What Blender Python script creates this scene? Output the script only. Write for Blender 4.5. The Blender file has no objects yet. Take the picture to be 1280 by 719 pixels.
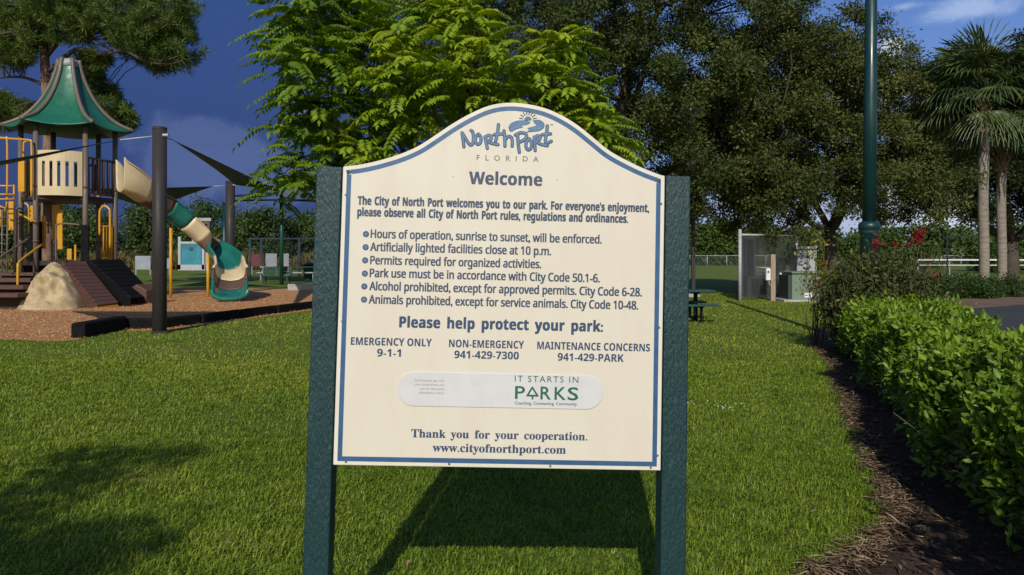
import bpy, math, random
import numpy as np
from mathutils import Vector, Matrix
import mathutils.noise as mnoise
R = math.radians
SC = bpy.context.scene
COL = SC.collection
rng = np.random.default_rng(7)
random.seed(7)

# ------------------------------------------------------------------ camera, sky, sun
F, HZ, EYE = 960.0, 320.0, 1.5          # focal length in photo pixels, horizon row, eye height
cam = bpy.data.cameras.new('camera'); co = bpy.data.objects.new('camera', cam); COL.objects.link(co)
co.location = (0, 0, EYE); co.rotation_euler = (R(90), 0, 0)
cam.sensor_width = 36; cam.lens = 36 * F / 1280; cam.shift_y = -(359.5 - HZ) / 1280
cam.clip_start = 0.05; cam.clip_end = 3000
SC.camera = co
SUN_EL, SUN_HEAD = R(32), R(5.4)
L = Vector((math.sin(SUN_HEAD) * math.cos(SUN_EL), math.cos(SUN_HEAD) * math.cos(SUN_EL), -math.sin(SUN_EL)))
sl = bpy.data.lights.new('sun', 'SUN'); sl.energy = 3.6; sl.angle = R(0.5); sl.color = (1, .94, .84)
so = bpy.data.objects.new('sun', sl); COL.objects.link(so); so.rotation_euler = L.to_track_quat('-Z', 'Y').to_euler()
so.location = (-3, -20, 20)
SC.view_settings.view_transform = 'Standard'; SC.view_settings.look = 'None'
SC.view_settings.exposure = 0.0; SC.view_settings.gamma = 1.0; SC.view_settings.use_curve_mapping = False

def at(px, py, Y): return Vector(((px - 640) * Y / F, Y, EYE + (HZ - py) * Y / F))
def G(px, py, z=0.0):
    Y = (EYE - z) * F / (py - HZ); return Vector(((px - 640) * Y / F, Y, z))
def pdir(px, py): return Vector(((px - 640) / F, 1, (HZ - py) / F)).normalized()

class NT:
    def __init__(s, tree): s.t = tree; s.n = tree.nodes; s.l = tree.links
    def add(s, typ, ins=None, **kw):
        n = s.n.new(typ)
        for k, v in kw.items(): setattr(n, k, v)
        for k, v in (ins or {}).items():
            if hasattr(v, 'bl_idname') and hasattr(v, 'is_output'): s.l.new(v, n.inputs[k])
            else: n.inputs[k].default_value = v
        return n
    def m(s, op, a, b=0.0, c=0.0, clamp=False):
        n = s.add('ShaderNodeMath', {0: a, 1: b, 2: c}, operation=op); n.use_clamp = clamp; return n.outputs[0]
    def vm(s, op, a, b=(0, 0, 0)):
        n = s.add('ShaderNodeVectorMath', {0: a, 1: b}, operation=op)
        return n.outputs['Value'] if op in ('LENGTH', 'DOT_PRODUCT') else n.outputs[0]
    def mr(s, v, a, b, c=0.0, d=1.0):
        return s.add('ShaderNodeMapRange', {0: v, 1: a, 2: b, 3: c, 4: d}, interpolation_type='SMOOTHSTEP').outputs[0]
    def noise(s, vec, scale, detail=4, rough=.55, dist=0.0):
        return s.add('ShaderNodeTexNoise', {'Vector': vec, 'Scale': scale, 'Detail': detail, 'Roughness': rough, 'Distortion': dist}).outputs['Fac']
    def mix(s, f, a, b):
        n = s.add('ShaderNodeMix', data_type='RGBA')
        for k, v in ((0, f), (6, a), (7, b)):
            if hasattr(v, 'is_output'): s.l.new(v, n.inputs[k])
            else: n.inputs[k].default_value = v if k == 0 else (*v[:3], 1)
        return n.outputs[2]

world = bpy.data.worlds.new('World'); SC.world = world; world.use_nodes = True
w = NT(world.node_tree); w.n.clear()
tc = w.add('ShaderNodeTexCoord').outputs['Generated']
sky = w.add('ShaderNodeTexSky', sky_type='NISHITA'); sky.sun_disc = False
sky.sun_elevation = SUN_EL; sky.sun_rotation = R(180) + SUN_HEAD
sky.air_density = 1.0; sky.dust_density = 0.4; sky.ozone_density = 2.0
SKY_STR = 0.08
xyz = w.add('ShaderNodeSeparateXYZ', {0: tc})
dx, dy, dz = xyz.outputs
front = w.mr(dy, -0.1, 0.35)
n1 = w.noise(tc, 3.2, 7, .6, .3); n2 = w.noise(tc, 9, 8, .62, .4)
k = 1 / SKY_STR
def sc(c): return tuple(x * k for x in c)
blue = w.mix(w.mr(dz, 0.0, 0.42), sc((.21, .37, .80)), sc((.055, .16, .56)))
clear = w.mix(w.m('MULTIPLY', front, .7), sky.outputs[0], blue)
# storm bank over the left half of the horizon
stx = w.m('ADD', dx, w.m('MULTIPLY', w.m('SUBTRACT', n1, .5), .35))
storm_f = w.m('MULTIPLY', w.mr(stx, .26, -.06), w.m('MULTIPLY', front, w.mr(dz, .95, .45)))
storm_c = w.mix(w.mr(dz, 0.02, .30), sc((.026, .050, .165)), sc((.034, .074, .235)))
storm_c = w.mix(w.m('MULTIPLY', w.mr(n1, .45, .7), .18), storm_c, sc((.075, .115, .26)))
c = w.mix(w.m('MULTIPLY', storm_f, .96), clear, storm_c)
def cloud(c, px, py, rx, rz, col, amp, lo=.55, hi=1.0, op=1.0, nn=None):
    d = pdir(px, py)
    v = w.vm('MULTIPLY', w.vm('SUBTRACT', tc, tuple(d)), (1 / rx, 1 / rx, 1 / rz))
    ln = w.m('ADD', w.vm('LENGTH', v), w.m('MULTIPLY', w.m('SUBTRACT', nn or n2, .5), amp))
    return w.mix(w.m('MULTIPLY', w.mr(ln, hi, lo), op), c, sc(col))
nA = w.noise(tc, 9, 9, .62, .3); nB = w.noise(tc, 22, 9, .62, .4)
c = cloud(c, 255, 196, .105, .060, (.105, .155, .34), 2.6, .55, .98, .62, nA)
c = cloud(c, 318, 222, .10, .042, (.095, .14, .32), 2.6, .55, .98, .5, nA)
c = cloud(c, 375, 130, .035, .022, (.16, .21, .38), 2.6, .3, 1.0, .7, nB)
c = cloud(c, 1114, 58, .026, .021, (.70, .76, .86), 2.8, .3, .95, 1, nB)
c = cloud(c, 1118, 110, .034, .020, (.60, .68, .83), 2.8, .3, .95, .9, nB)
c = cloud(c, 1215, 12, .075, .016, (.50, .62, .86), 2.2, .1, .95, .6, nB)
c = cloud(c, 1130, 8, .03, .008, (.50, .62, .86), 2.0, .1, .95, .55, nB)
c = cloud(c, 1055, 92, .04, .018, (.62, .71, .88), 2.8, .2, .95, .8, nB)
c = cloud(c, 930, 274, .20, .022, (.34, .42, .62), 2.8, .3, 1.0, .85, nA)
c = cloud(c, 1080, 268, .24, .030, (.42, .50, .70), 2.8, .3, 1.0, .85, nA)
c = cloud(c, 1180, 270, .09, .025, (.66, .70, .80), 2.8, .3, 1.0, .9, nB)
c = cloud(c, 1265, 190, .10, .05, (.45, .55, .78), 1.5, .3, 1.0, .8, nB)
bg = w.add('ShaderNodeBackground', {'Color': c, 'Strength': SKY_STR})
w.l.new(bg.outputs[0], w.add('ShaderNodeOutputWorld').inputs[0])

# ------------------------------------------------------------------ materials
def new_mat(name):
    m = bpy.data.materials.new(name); m.use_nodes = True
    t = NT(m.node_tree); t.n.clear(); out = t.add('ShaderNodeOutputMaterial'); return m, t, out
def mat(name, col, rough=.6, col2=None, scale=6.0, stretch=(1, 1, 1), bump=0.0, bscale=None, metal=0.0, spec=.4, coat=0.0, lo=.38, hi=.66):
    m, t, out = new_mat(name)
    v = t.vm('MULTIPLY', t.add('ShaderNodeTexCoord').outputs['Object'], stretch)
    n = t.noise(v, scale, 6, .62)
    c2 = col2 or tuple(x * .78 for x in col)
    cc = t.mix(t.mr(n, lo, hi), col, c2)
    p = t.add('ShaderNodeBsdfPrincipled', {'Base Color': cc, 'Metallic': metal, 'Specular IOR Level': spec, 'Coat Weight': coat})
    nr = t.noise(v, scale * 3.1, 4)
    t.l.new(t.mr(nr, .3, .7, max(.04, rough - .1), min(1, rough + .12)), p.inputs['Roughness'])
    if bump:
        b = t.add('ShaderNodeBump', {'Height': t.noise(v, bscale or scale * 4, 5), 'Strength': bump, 'Distance': .01})
        t.l.new(b.outputs[0], p.inputs['Normal'])
    t.l.new(p.outputs[0], out.inputs[0]); return m
def leaf_mat(name, c1, c2, c3, trans=.35, rough=.45, spec=.35, tcol=1.3):
    m, t, out = new_mat(name)
    a = t.add('ShaderNodeAttribute', attribute_name='var').outputs['Fac']
    cc = t.mix(t.mr(a, .0, .5), c1, c2); cc = t.mix(t.mr(a, .55, 1.0), cc, c3)
    p = t.add('ShaderNodeBsdfPrincipled', {'Base Color': cc, 'Roughness': rough, 'Specular IOR Level': spec})
    hs = t.add('ShaderNodeHueSaturation', {'Hue': .485, 'Saturation': 1.1, 'Value': tcol, 'Color': cc})
    tr = t.add('ShaderNodeBsdfTranslucent', {'Color': hs.outputs[0]})
    mx = t.add('ShaderNodeMixShader', {0: trans}); t.l.new(p.outputs[0], mx.inputs[1]); t.l.new(tr.outputs[0], mx.inputs[2])
    t.l.new(mx.outputs[0], out.inputs[0]); return m
def ground_mat(name, cols, s1, s2, bump=.4, bs=40, rough=.95):
    m, t, out = new_mat(name)
    v = t.add('ShaderNodeTexCoord').outputs['Object']
    a = t.noise(v, s1, 6, .6); b = t.noise(v, s2, 7, .7)
    cc = t.mix(t.mr(a, .35, .65), cols[0], cols[1]); cc = t.mix(t.mr(b, .42, .68), cc, cols[2])
    if len(cols) > 3: cc = t.mix(t.mr(t.noise(v, s1 * .37, 4), .55, .72), cc, cols[3])
    p = t.add('ShaderNodeBsdfPrincipled', {'Base Color': cc, 'Roughness': rough, 'Specular IOR Level': .15})
    bm = t.add('ShaderNodeBump', {'Height': t.noise(v, bs, 6, .7), 'Strength': bump, 'Distance': .03})
    t.l.new(bm.outputs[0], p.inputs['Normal']); t.l.new(p.outputs[0], out.inputs[0]); return m

M = {}
M['lawn'] = ground_mat('lawn', [(.075, .115, .014), (.115, .165, .022), (.15, .175, .035), (.17, .16, .055)], .8, 14, .6, 60)
M['mulch'] = ground_mat('mulch', [(.050, .034, .024), (.080, .054, .037), (.12, .082, .058)], 3, 45, 1.0, 70)
M['mulch_far'] = ground_mat('mulch_far', [(.14, .095, .07), (.19, .13, .10), (.24, .17, .12)], 1, 20, .8, 30)
M['woodchip'] = ground_mat('woodchip', [(.50, .255, .105), (.54, .30, .14), (.43, .21, .085), (.54, .32, .16)], .7, 14, 1.0, 22)
M['asphalt'] = ground_mat('asphalt', [(.045, .046, .055), (.055, .057, .068), (.075, .078, .088)], .5, 60, .3, 90)
M['cream'] = mat('cream_board', (.665, .612, .525), .5, (.64, .575, .485), 4, (2.2, 2.2, .45), bump=.03, bscale=90, lo=.3, hi=.75)
M['rim'] = mat('cream_rim', (.70, .655, .57), .5, (.66, .61, .52), 8)
M['blue'] = mat('border_blue', (.036, .105, .235), .42, (.030, .088, .205), 9)
M['navy'] = mat('letter_navy', (.026, .055, .125), .5, (.036, .066, .14), 20)
M['slate'] = mat('letter_slate', (.034, .058, .110), .5, (.044, .070, .125), 20)
M['brownletter'] = mat('letter_brown', (.13, .11, .11), .5)
M['logoblue'] = mat('logo_blue', (.075, .16, .31), .5, (.095, .19, .35), 30)
M['plaque'] = mat('white_plaque', (.62, .61, .62), .35, (.59, .58, .60), 10)
M['greenletter'] = mat('letter_green', (.012, .12, .085), .5)
M['greyletter'] = mat('letter_grey', (.38, .38, .38), .5)
M['brass'] = mat('brass', (.20, .22, .13), .4, metal=.6)
M['teal_post'] = mat('teal_post', (.006, .034, .040), .42, (.020, .058, .064), 70, (1, 1, .3), bump=.5, bscale=160, lo=.5, hi=.75, spec=.5)
M['lamp_green'] = mat('lamp_green', (.005, .030, .031), .34, (.007, .038, .038), 3, (1, 1, .3), spec=.5)
M['pole_grey'] = mat('pole_grey', (.036, .032, .032), .5, (.044, .038, .038), 3, (1, 1, .2), spec=.25)
M['sail'] = mat('sail_green', (.010, .050, .042), .8, (.013, .058, .048), 3)
M['canopy'] = mat('canopy_fabric', (.10, .13, .12), .85, (.085, .115, .10), 3)
M['roof_green'] = mat('roof_green', (.010, .110, .068), .42, (.014, .13, .08), 2)
M['brown'] = mat('play_brown', (.105, .060, .045), .5, (.125, .075, .056), 3)
M['plank'] = mat('plank_brown', (.105, .050, .036), .55, (.075, .036, .028), 5, (1, 4, 4), bump=.2)
M['taupe'] = mat('post_taupe', (.135, .105, .085), .45, (.15, .118, .096), 3)
M['tan'] = mat('play_tan', (.62, .50, .31), .42, (.57, .455, .28), 2)
M['rock'] = mat('rock_tan', (.47, .365, .215), .85, (.32, .235, .125), 2.6, bump=.5, bscale=9)
M['yellow'] = mat('play_yellow', (.60, .30, .02), .35, (.55, .27, .02), 3)
M['slide_green'] = mat('slide_green', (.012, .13, .105), .25, (.015, .15, .12), 2)
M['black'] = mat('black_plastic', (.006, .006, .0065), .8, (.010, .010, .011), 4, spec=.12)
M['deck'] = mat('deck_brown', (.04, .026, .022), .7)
M['steel'] = mat('galvanised', (.42, .43, .46), .5, (.35, .36, .38), 7, metal=.1)
M['wire'] = mat('wire', (.17, .18, .19), .5, metal=.1)
M['white'] = mat('white_paint', (.72, .72, .72), .5, (.66, .66, .66), 4)
M['banner_white'] = mat('banner_white', (.29, .31, .35), .6, (.24, .26, .30), 2)
M['banner_teal'] = mat('banner_teal', (.025, .16, .21), .5, (.04, .26, .34), .6)
M['banner_red'] = mat('banner_maroon', (.16, .03, .04), .5)
M['transformer'] = mat('transformer_green', (.165, .215, .165), .5, (.145, .19, .145), 4)
M['cabinet'] = mat('cabinet_grey', (.36, .37, .37), .5, (.30, .31, .32), 3)
M['darkbox'] = mat('dark_green_side', (.035, .05, .042), .6)
M['wood'] = mat('weathered_wood', (.36, .28, .19), .8, (.25, .19, .13), 6, (5, 5, .6), bump=.4)
M['bench_green'] = mat('bench_green', (.014, .060, .042), .45)
M['concrete'] = mat('concrete', (.40, .39, .36), .9, (.32, .31, .29), 6)
M['bark'] = mat('bark', (.085, .066, .052), .95, (.045, .035, .028), 7, (2.5, 2.5, .6), bump=1.0, bscale=14)
M['bark_pine'] = mat('bark_pine', (.21, .135, .10), .95, (.12, .075, .055), 4, (2, 2, .6), bump=1.0, bscale=9)
M['bark_palm'] = mat('bark_palm', (.27, .235, .19), .95, (.19, .16, .13), 3, (1, 1, 6), bump=.8, bscale=6)
M['boot'] = mat('palm_boot', (.30, .20, .11), .9, (.16, .10, .06), 6)
M['twig'] = mat('twig', (.11, .085, .06), .9)
M['oak'] = leaf_mat('oak_leaf', (.036, .056, .014), (.070, .098, .022), (.155, .175, .044), .32, .55, .25)
M['oak2'] = leaf_mat('oak_leaf_olive', (.040, .058, .014), (.078, .100, .023), (.16, .17, .044), .32, .55, .25)
M['dark_oak'] = leaf_mat('dark_oak_leaf', (.014, .026, .008), (.024, .042, .011), (.045, .064, .018), .2, .5, .3)
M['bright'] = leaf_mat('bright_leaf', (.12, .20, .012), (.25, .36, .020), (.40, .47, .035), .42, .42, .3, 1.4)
M['bright_dark'] = leaf_mat('bright_leaf_old_shaded', (.075, .145, .012), (.15, .25, .018), (.25, .36, .028), .40, .42, .3, 1.4)
M['pine'] = leaf_mat('pine_needle', (.042, .082, .016), (.095, .155, .024), (.17, .22, .036), .25, .5, .3)
M['palm'] = leaf_mat('palm_leaf', (.055, .095, .032), (.10, .15, .045), (.18, .215, .06), .25, .4, .45)
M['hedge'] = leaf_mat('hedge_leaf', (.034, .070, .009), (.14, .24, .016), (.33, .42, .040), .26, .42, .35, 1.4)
M['shrub'] = leaf_mat('shrub_leaf', (.036, .055, .015), (.075, .098, .024), (.18, .165, .042), .3, .5, .3)
M['gshrub'] = leaf_mat('green_shrub_leaf', (.024, .055, .012), (.045, .095, .018), (.085, .14, .03), .3, .45, .35)
M['yshrub'] = leaf_mat('yellow_leaf', (.10, .12, .012), (.22, .20, .018), (.36, .28, .02), .35)
M['red'] = leaf_mat('red_petal', (.26, .014, .018), (.36, .022, .026), (.40, .05, .045), .35, .6, .1)
M['far'] = leaf_mat('far_leaf', (.026, .052, .013), (.058, .095, .020), (.115, .15, .034), .2)
M['far2'] = leaf_mat('far_leaf_light', (.040, .075, .014), (.070, .115, .020), (.11, .15, .03), .25)
M['tallgrass'] = leaf_mat('tall_grass', (.12, .11, .035), (.20, .165, .06), (.28, .22, .09), .3, .6)
M['grass'] = leaf_mat('grass_blade', (.095, .17, .013), (.20, .29, .022), (.36, .38, .058), .28, .5, .3, 1.35)
M['chip'] = leaf_mat('bark_chip', (.045, .030, .021), (.085, .056, .038), (.17, .12, .082), 0.0, .85, .2)
M['woodbits'] = leaf_mat('wood_bits', (.42, .21, .085), (.53, .285, .13), (.60, .36, .19), 0.0, .85, .2)
M['straw'] = leaf_mat('straw', (.14, .09, .055), (.24, .165, .10), (.38, .28, .18), .1, .85, .2)
M['daisy'] = mat('daisy_white', (.8, .8, .76), .6)

# ------------------------------------------------------------------ building helpers
ORG = {}
def tag(o, label=None, cat=None, group=None, kind=None):
    if label: o['label'] = label
    if cat: o['category'] = cat
    if group: o['group'] = group
    if kind: o['kind'] = kind
    return o
def thing(name, label, cat, loc, group=None):
    o = bpy.data.objects.new(name, None); COL.objects.link(o); o.location = loc; o.empty_display_size = .3
    ORG[o.name] = Vector(loc); return tag(o, label, cat, group)
def link_mesh(name, me, m, parent, smooth=False):
    me.materials.append(m)
    o = bpy.data.objects.new(name, me); COL.objects.link(o)
    if parent is not None:
        o.parent = parent; ORG[o.name] = ORG[parent.name]
        me.transform(Matrix.Translation(-ORG[parent.name]))
    else: ORG[o.name] = Vector((0, 0, 0))
    if smooth: me.polygons.foreach_set('use_smooth', [True] * len(me.polygons))
    return o
class MB:
    def __init__(s): s.v = []; s.f = []
    def quadbox(s, a, b, c_):   # eight corners
        pass
    def poly(s, pts):
        n = len(s.v); s.v += [tuple(p) for p in pts]; s.f.append(tuple(range(n, n + len(pts)))); return s
    def box(s, c, size, M3=None):
        c = Vector(c); n = len(s.v); hx, hy, hz = (x / 2 for x in size)
        for z in (-hz, hz):
            for x, y in ((-hx, -hy), (hx, -hy), (hx, hy), (-hx, hy)):
                p = Vector((x, y, z)); p = (M3 @ p) if M3 else p; s.v.append(tuple(c + p))
        for q in ((3, 2, 1, 0), (4, 5, 6, 7), (0, 1, 5, 4), (1, 2, 6, 5), (2, 3, 7, 6), (3, 0, 4, 7)):
            s.f.append(tuple(n + i for i in q)); 
        return s
    def bar(s, a, b, wx, wz=None, up=Vector((0, 0, 1))):     # rectangular bar from a to b
        a, b = Vector(a), Vector(b); d = (b - a); ln = d.length; d.normalize()
        x = d.cross(up); x = x.normalized() if x.length > 1e-4 else Vector((1, 0, 0)); z = x.cross(d)
        M3 = Matrix((x, d, z)).transposed()
        return s.box((a + b) / 2, (wx, ln, wz or wx), M3)
    def tube(s, pts, r, n=8, caps=True, closed=False):
        pts = [Vector(p) for p in pts]; rs = r if hasattr(r, '__len__') else [r] * len(pts)
        base = len(s.v); prev = None
        for i, p in enumerate(pts):
            d = (pts[min(i + 1, len(pts) - 1)] - pts[max(i - 1, 0)]).normalized()
            if prev is None:
                x = d.orthogonal().normalized()
            else:
                x = (prev - d * prev.dot(d)); x = x.normalized() if x.length > 1e-6 else d.orthogonal().normalized()
            prev = x; y = d.cross(x)
            for k_ in range(n):
                a = 2 * math.pi * k_ / n; s.v.append(tuple(p + (x * math.cos(a) + y * math.sin(a)) * rs[i]))
        for i in range(len(pts) - 1):
            for k_ in range(n):
                a, b = base + i * n + k_, base + i * n + (k_ + 1) % n
                s.f.append((a, b, b + n, a + n))
        if caps:
            s.f.append(tuple(base + k_ for k_ in reversed(range(n)))); e = base + (len(pts) - 1) * n
            s.f.append(tuple(e + k_ for k_ in range(n)))
        return s
    def lathe(s, c, prof, n=24, M3=None):
        base = len(s.v); c = Vector(c)
        for r, z in prof:
            for k_ in range(n):
                a = 2 * math.pi * k_ / n; p = Vector((r * math.cos(a), r * math.sin(a), z)); p = (M3 @ p) if M3 else p
                s.v.append(tuple(c + p))
        for i in range(len(prof) - 1):
            for k_ in range(n):
                a, b = base + i * n + k_, base + i * n + (k_ + 1) % n; s.f.append((a, b, b + n, a + n))
        s.f.append(tuple(base + k_ for k_ in reversed(range(n)))); e = base + (len(prof) - 1) * n
        s.f.append(tuple(e + k_ for k_ in range(n))); return s
    def grid(s, rows):          # rows of points, thickened elsewhere
        base = len(s.v); m = len(rows[0])
        for r_ in rows: s.v += [tuple(p) for p in r_]
        for i in range(len(rows) - 1):
            for j in range(m - 1):
                a = base + i * m + j; s.f.append((a, a + 1, a + m + 1, a + m))
        return s
    def build(s, name, m, parent=None, smooth=False, bevel=0.0, solid=0.0):
        me = bpy.data.meshes.new(name); me.from_pydata(s.v, [], s.f); me.update()
        o = link_mesh(name, me, m, parent, smooth)
        if solid:
            md = o.modifiers.new('solid', 'SOLIDIFY'); md.thickness = solid; md.offset = 0
        if bevel:
            md = o.modifiers.new('bevel', 'BEVEL'); md.width = bevel; md.segments = 2; md.limit_method = 'ANGLE'
        return o
def smooth_pts(pts, n=8):
    """Catmull-Rom through the points"""
    P = [Vector(p) for p in pts]; out = []
    for i in range(len(P) - 1):
        a, b, c_, d = P[max(i - 1, 0)], P[i], P[i + 1], P[min(i + 2, len(P) - 1)]
        for k_ in range(n):
            t = k_ / n
            out.append(.5 * ((2 * b) + (c_ - a) * t + (2 * a - 5 * b + 4 * c_ - d) * t * t + (3 * b - a - 3 * c_ + d) * t ** 3))
    out.append(P[-1]); return out

def np_mesh(name, V, faces_k, nfaces, idx, var, m, parent):
    """V (N,3) float, idx flat loop indices, faces all with faces_k corners"""
    me = bpy.data.meshes.new(name)
    me.vertices.add(len(V)); me.vertices.foreach_set('co', V.astype(np.float32).ravel())
    me.loops.add(len(idx)); me.loops.foreach_set('vertex_index', idx.astype(np.int32))
    me.polygons.add(nfaces); me.polygons.foreach_set('loop_start', (np.arange(nfaces) * faces_k).astype(np.int32))
    me.update(calc_edges=True)
    at_ = me.attributes.new('var', 'FLOAT', 'POINT'); at_.data.foreach_set('value', var.astype(np.float32))
    return link_mesh(name, me, m, parent)
def unit(a): return a / np.maximum(np.linalg.norm(a, axis=-1, keepdims=True), 1e-9)
def rand_dirs(n): return unit(rng.normal(size=(n, 3)))
def leaf_blades(P, D, N, ln, wd, fold=.25, shape=.45):
    """one folded leaf (two triangles) at each P along D with normal about N. returns V,(faces)"""
    n = len(P); D = unit(D); S = unit(np.cross(D, N)); N = unit(np.cross(S, D))
    ln = np.broadcast_to(ln, n)[:, None]; wd = np.broadcast_to(wd, n)[:, None]
    a = P; t = P + D * ln - N * ln * .12; mid = P + D * ln * shape
    l = mid - S * wd / 2 + N * wd * fold; r = mid + S * wd / 2 + N * wd * fold
    V = np.stack([a, l, t, r], 1).reshape(-1, 3)
    b = (np.arange(n) * 4)[:, None]
    I = np.concatenate([b + np.array([[0, 2, 1]]), b + np.array([[0, 3, 2]])], 1).ravel()
    return V, I, 2 * n
def leaf_object(name, m, parent, P, D, N, ln, wd, var, fold=.25, shape=.45):
    V, I, nf = leaf_blades(P, D, N, ln, wd, fold, shape)
    return np_mesh(name, V, 3, nf, I, np.repeat(var, 4), m, parent)

def ellipsoid_clumps(ells, n, shell=.55, zmin=None):
    """clump centres spread through (mostly the outer part of) a union of ellipsoids"""
    out = []
    vols = np.array([e[1][0] * e[1][1] * e[1][2] for e in ells]); pr = vols / vols.sum()
    while len(out) < n:
        i = rng.choice(len(ells), p=pr); c_, r_ = np.array(ells[i][0]), np.array(ells[i][1])
        d = rand_dirs(1)[0]; rad = (shell ** 3 + (1 - shell ** 3) * rng.random()) ** (1 / 3)
        p = c_ + d * r_ * rad * (0.9 + .2 * rng.random())
        if zmin is not None and p[2] < zmin: continue
        if mnoise.noise(Vector(p) * .42) < -.12 and rng.random() < .3: continue
        out.append(p)
    return np.array(out)
def crown_leaves(name, m, parent, C, CR, per, ln, wd, flat=.75, up=.5, fold=.2, tone=None):
    n = len(C) * per
    ci = np.repeat(np.arange(len(C)), per); CRr = np.broadcast_to(CR, len(C))[ci][:, None]
    off = rng.normal(size=(n, 3)) * .48; off[:, 2] *= flat
    P = C[ci] + off * CRr
    D = unit(rng.normal(size=(n, 3)) + off * 1.2); N = unit(rng.normal(size=(n, 3)) * .55 + off * 1.6 + np.array([0, 0, up]))
    s = rng.uniform(.7, 1.25, n)
    cv = rng.random(len(C)) if tone is None else tone * .75 + rng.random(len(C)) * .25; var = np.clip(cv[ci] * .7 + rng.random(n) * .3, 0, 1)
    return leaf_object(name, m, parent, P, D, N, ln * s, wd * s, var, fold)
def limb(mb, a, b, r0, r1, sag=.12, n=6, seg=7):
    a, b = Vector(a), Vector(b); d = b - a; ln = d.length
    off = Vector(tuple(rng.normal(size=3) * ln * sag * .5)); off2 = Vector(tuple(rng.normal(size=3) * ln * sag * .25))
    pts = [a + d * t + off * math.sin(math.pi * t) + off2 * math.sin(2 * math.pi * t) for t in np.linspace(0, 1, n)]
    mb.tube(pts, list(np.linspace(r0, r1, n)), seg); return pts
def broad_tree(name, label, cat, base, fork_z, r0, ells, n_cl, cl_r, per, ln, wd, lm, bark='bark', shell=.5, zmin=None, limbs=16, group=None, lean=(0, 0), flat=.7, lobe_n=10, lobe_r=1.25):
    global rng
    rng = np.random.default_rng(int(abs(base[0]) * 97) + 11)
    base = Vector(base); t = thing(name, label, cat, base, group)
    nl_ = max(8, n_cl // lobe_n); cand_ = ellipsoid_clumps(ells, nl_ * 5, .5, zmin); pick_ = [0]; dd_ = np.linalg.norm(cand_ - cand_[0], axis=1)
    for _ in range(nl_ - 1): j_ = int(np.argmax(dd_ * rng.uniform(.6, 1, len(dd_)))); pick_.append(j_); dd_ = np.minimum(dd_, np.linalg.norm(cand_ - cand_[j_], axis=1))
    LC = cand_[pick_]; cen_ = np.mean([e[0] for e in ells], axis=0)
    C = []
    for c_ in LC:
        r_ = lobe_r * rng.uniform(.65, 1.35); o_ = unit((c_ - cen_)[None])[0]
        for _ in range(lobe_n):
            d_ = unit((rng.normal(size=3) + .7 * o_ + np.array([0, 0, .35]))[None])[0]; C.append(c_ + d_ * r_ * np.array([1, 1, .72]) * rng.uniform(.6, 1.05))
    C = np.array(C)
    if zmin is not None: C = C[C[:, 2] > zmin - .4]
    mb = MB(); top = base + Vector((lean[0], lean[1], fork_z))
    mid = (base + top) / 2 + Vector((rng.normal() * .05, rng.normal() * .05, 0))
    mb.tube([base - Vector((0, 0, .1)), base + Vector((0, 0, .12)), base + Vector((0, 0, .5)), mid, top], [r0 * 1.7, r0 * 1.35, r0 * 1.05, r0 * .95, r0 * .85], 12)
    order = rng.permutation(len(C)); mains = []
    cc = np.mean([e[0] for e in ells], axis=0)
    for i in range(6):
        a = 2 * math.pi * (i + rng.random() * .6) / 6; e = ells[i % len(ells)]
        q = np.array(e[0]) + np.array([math.cos(a) * e[1][0] * .45, math.sin(a) * e[1][1] * .45, rng.uniform(.05, .5) * e[1][2]])
        mains.append(limb(mb, top - Vector((0, 0, .05)), q, r0 * .55, r0 * .2, .18, 8))
    allp = np.array([tuple(p) for mpt in mains for p in mpt[2:]])
    for j in order[:limbs * 4]:
        q = C[j]; k_ = np.argmin(np.linalg.norm(allp - q, axis=1)); limb(mb, allp[k_], q, r0 * .16, r0 * .03, .15, 5, 5)
    mb.build('trunk', M[bark], t, True)
    crown_leaves('crown', M[lm], t, C, cl_r * rng.uniform(.6, 1.3, len(C)), per, ln, wd, flat, .7)
    return t

def in_poly(X, Y, poly):
    x = np.asarray(X); y = np.asarray(Y); ins = np.zeros(x.shape, bool); n = len(poly)
    for i in range(n):
        x0, y0 = poly[i][:2]; x1, y1 = poly[(i + 1) % n][:2]
        cnd = ((y0 > y) != (y1 > y)); xi = (x1 - x0) * (y - y0) / ((y1 - y0) if y1 != y0 else 1e-9) + x0
        ins ^= cnd & (x < xi)
    return ins

# ------------------------------------------------------------------ ground
def sheet(name, pts, z, m):
    mb = MB(); mb.poly([(p[0], p[1], z) for p in pts]); o = mb.build(name, m); tag(o, kind='structure'); return o
sheet('ground', [(-900, -200), (900, -200), (900, 1600), (-900, 1600)], 0, M['lawn'])
mulch_left = [G(p, q) for p, q in ((1010, 719), (1060, 697), (1108, 655), (1104, 622), (1088, 585), (1066, 540), (1052, 505), (1042, 470), (1030, 446), (1012, 428), (1020, 412), (1060, 402))]
mulch_left = [Vector((1.15, 3.15, 0)), Vector((1.2, 1.5, 0))][::-1] + smooth_pts(mulch_left, 5)
for i, p in enumerate(mulch_left[2:]): p.x += .035 * math.sin(i * 2.1) + .02 * math.sin(i * 5.3)
mulch_poly = mulch_left + [Vector((9.5, 15.5, 0)), Vector((9.0, 12.2, 0)), Vector((7.6, 9.6, 0)), Vector((5.0, 4.6, 0)), Vector((4.6, 1.5, 0))]
sheet('mulch_bed', mulch_poly, .008, M['mulch'])
road_poly = [Vector((7.7, 9.6, 0)), Vector((9.1, 12.2, 0)), Vector((10.4, 17.5, 0))] + [G(p, q) for p, q in ((1188, 392), (1192, 389), (1205, 386), (1230, 384), (1280, 380), (1400, 374))] + [Vector((60, 26, 0)), Vector((60, 1, 0)), Vector((4.7, 1, 0)), Vector((5.1, 4.6, 0))]
sheet('road', road_poly, .006, M['asphalt'])
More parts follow.
